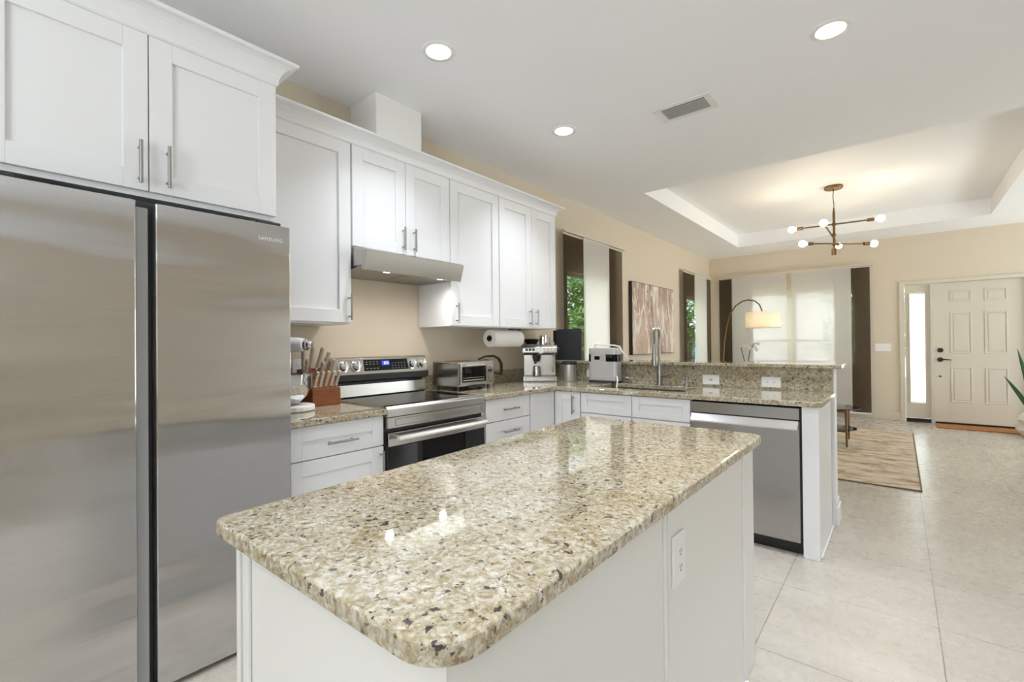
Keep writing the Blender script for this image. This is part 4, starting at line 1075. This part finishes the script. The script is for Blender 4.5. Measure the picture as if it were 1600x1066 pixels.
part('diffuser', MB().lathe((-1.675, LYP, 1.44), [(.001, 0), (.248, 0), (.248, .004), (.001, .004)], 36), M['shade'], t)
bl = part('bulb', MB().ball((-1.675, LYP, 1.57), .035), M['bulb'], t, smooth=True)
l = bpy.data.lights.new('lamp_bulb', 'POINT'); l.energy = 4.2; l.color = (1, .90, .74); l.shadow_soft_size = .06
lo = bpy.data.objects.new('lamp_bulb', l); COL.objects.link(lo); lo.parent = bl; lo.location = Vector((-1.675, LYP, 1.57)) - off_of(bl)

t = thing('potted_plant', 'snake plant in a white faceted pot in front of the front door', 'plant', (1.33, 8.52, 0))
pt = MB(); PX, PY_ = 1.335, 8.52
pt.ring_tube([[(PX + r * math.cos(2 * PI * (i + o_) / 10), PY_ + r * math.sin(2 * PI * (i + o_) / 10), z) for i in range(10)] for r, z, o_ in ((.16, .001, 0), (.235, .09, .5), (.19, .155, 0), (.235, .215, .5), (.17, .29, 0), (.155, .29, 0), (.15, .25, 0))])
part('pot', pt, M['ceramic'], t)
part('soil', MB().lathe((PX, PY_, .26), [(.001, 0), (.15, 0), (.15, .008), (.001, .008)], 20), M['soil'], t)
for (dx, dy, h, lean) in ((-.09, -.05, .50, (-.24, -.02)), (-.06, .02, .84, (-.13, .05)), (.02, -.04, .70, (.02, -.05)), (.07, .03, .80, (.10, .04)), (0, .06, .75, (-.03, .08))):
    lv = MB(); rings = []
    for k in range(9):
        f_ = k / 8; w = .028 * (math.sin(min(1, f_ * 1.1 + .25) * PI * .62)) * (1 - f_ ** 4) + .001
        cx_, cy_, cz_ = PX + dx + lean[0] * f_ ** 1.3, PY_ + dy + lean[1] * f_ ** 1.3, .26 + h * f_
        rings.append([(cx_ - w, cy_, cz_), (cx_, cy_ - .006, cz_), (cx_ + w, cy_, cz_), (cx_, cy_ + .006, cz_)])
    lv.ring_tube(rings); part('leaf', lv, M['plantleaf'], t, smooth=True)

# ------------------------------------------------------------------ outdoors
struct('ground', MB().box(-14, -8, -.25, 12, 22, -.12), M['grass'])
t = thing('garden_fence', 'blue grey board fence outside the left windows', 'fence', (-7.2, 14, -.12))
fb = MB()
for k in range(34): fb.box(-7.24, 6 + k * .48, -.12, -7.20, 6 + k * .48 + .46, 1.75)
part('boards', fb, M['fence'], t)
part('rail', MB().box(-7.20, 6, 1.3, -7.16, 22.3, 1.38).box(-7.20, 6, .2, -7.16, 22.3, .28), M['fence'], t)
def tree(label, x, y, h, r, n, seed):
    rnd = random.Random(seed)
    t = thing('tree', label, 'tree', (x, y, -.12), 'garden trees')
    tk = MB(); tk.tube([(x, y, -.12), (x + .05, y, h * .35), (x - .03, y + .05, h * .7)], [.11, .08, .04], 8)
    for k in range(5):
        a = rnd.random() * 6.28; tk.tube([(x, y, h * .35), (x + r * .5 * math.cos(a), y + r * .5 * math.sin(a), h * .35 + r * .5), (x + r * .8 * math.cos(a), y + r * .8 * math.sin(a), h * .4 + r * .9)], [.05, .03, .012], 6)
    part('trunk', tk, M['trunk'], t, smooth=True)
    lf = MB()
    cl = [(x + rnd.uniform(-r, r) * .7, y + rnd.uniform(-r, r) * .7, h * .62 + rnd.uniform(-1, 1) * h * .36, rnd.uniform(.35, .6) * r) for _ in range(16)]
    for i in range(n):
        c = cl[rnd.randrange(16)]
        v = Vector((rnd.gauss(0, 1), rnd.gauss(0, 1), rnd.gauss(0, 1))).normalized() * c[3] * rnd.uniform(.55, 1)
        p = Vector(c[:3]) + v
        a = Vector((rnd.uniform(-1, 1), rnd.uniform(-1, 1), rnd.uniform(-.6, .6))).normalized(); b = a.cross(Vector((rnd.uniform(-1, 1), rnd.uniform(-1, 1), 1))).normalized()
        s = rnd.uniform(.05, .10)
        lf.add([p - a * s, p + b * s * .45, p + a * s, p - b * s * .45], [(0, 1, 2, 3)])
    part('foliage', lf, M['leaf'], t)
tree('leafy green tree outside the window next to the wall cabinets', -5.1, 8.4, 3.0, 1.15, 5200, 1)
tree('leafy green tree outside the narrow window near the room corner', -5.2, 15.0, 3.2, 1.25, 4600, 3)
tree('leafy tree outside the right edge of the far window', -.35, 12.4, 3.0, .95, 4200, 4)
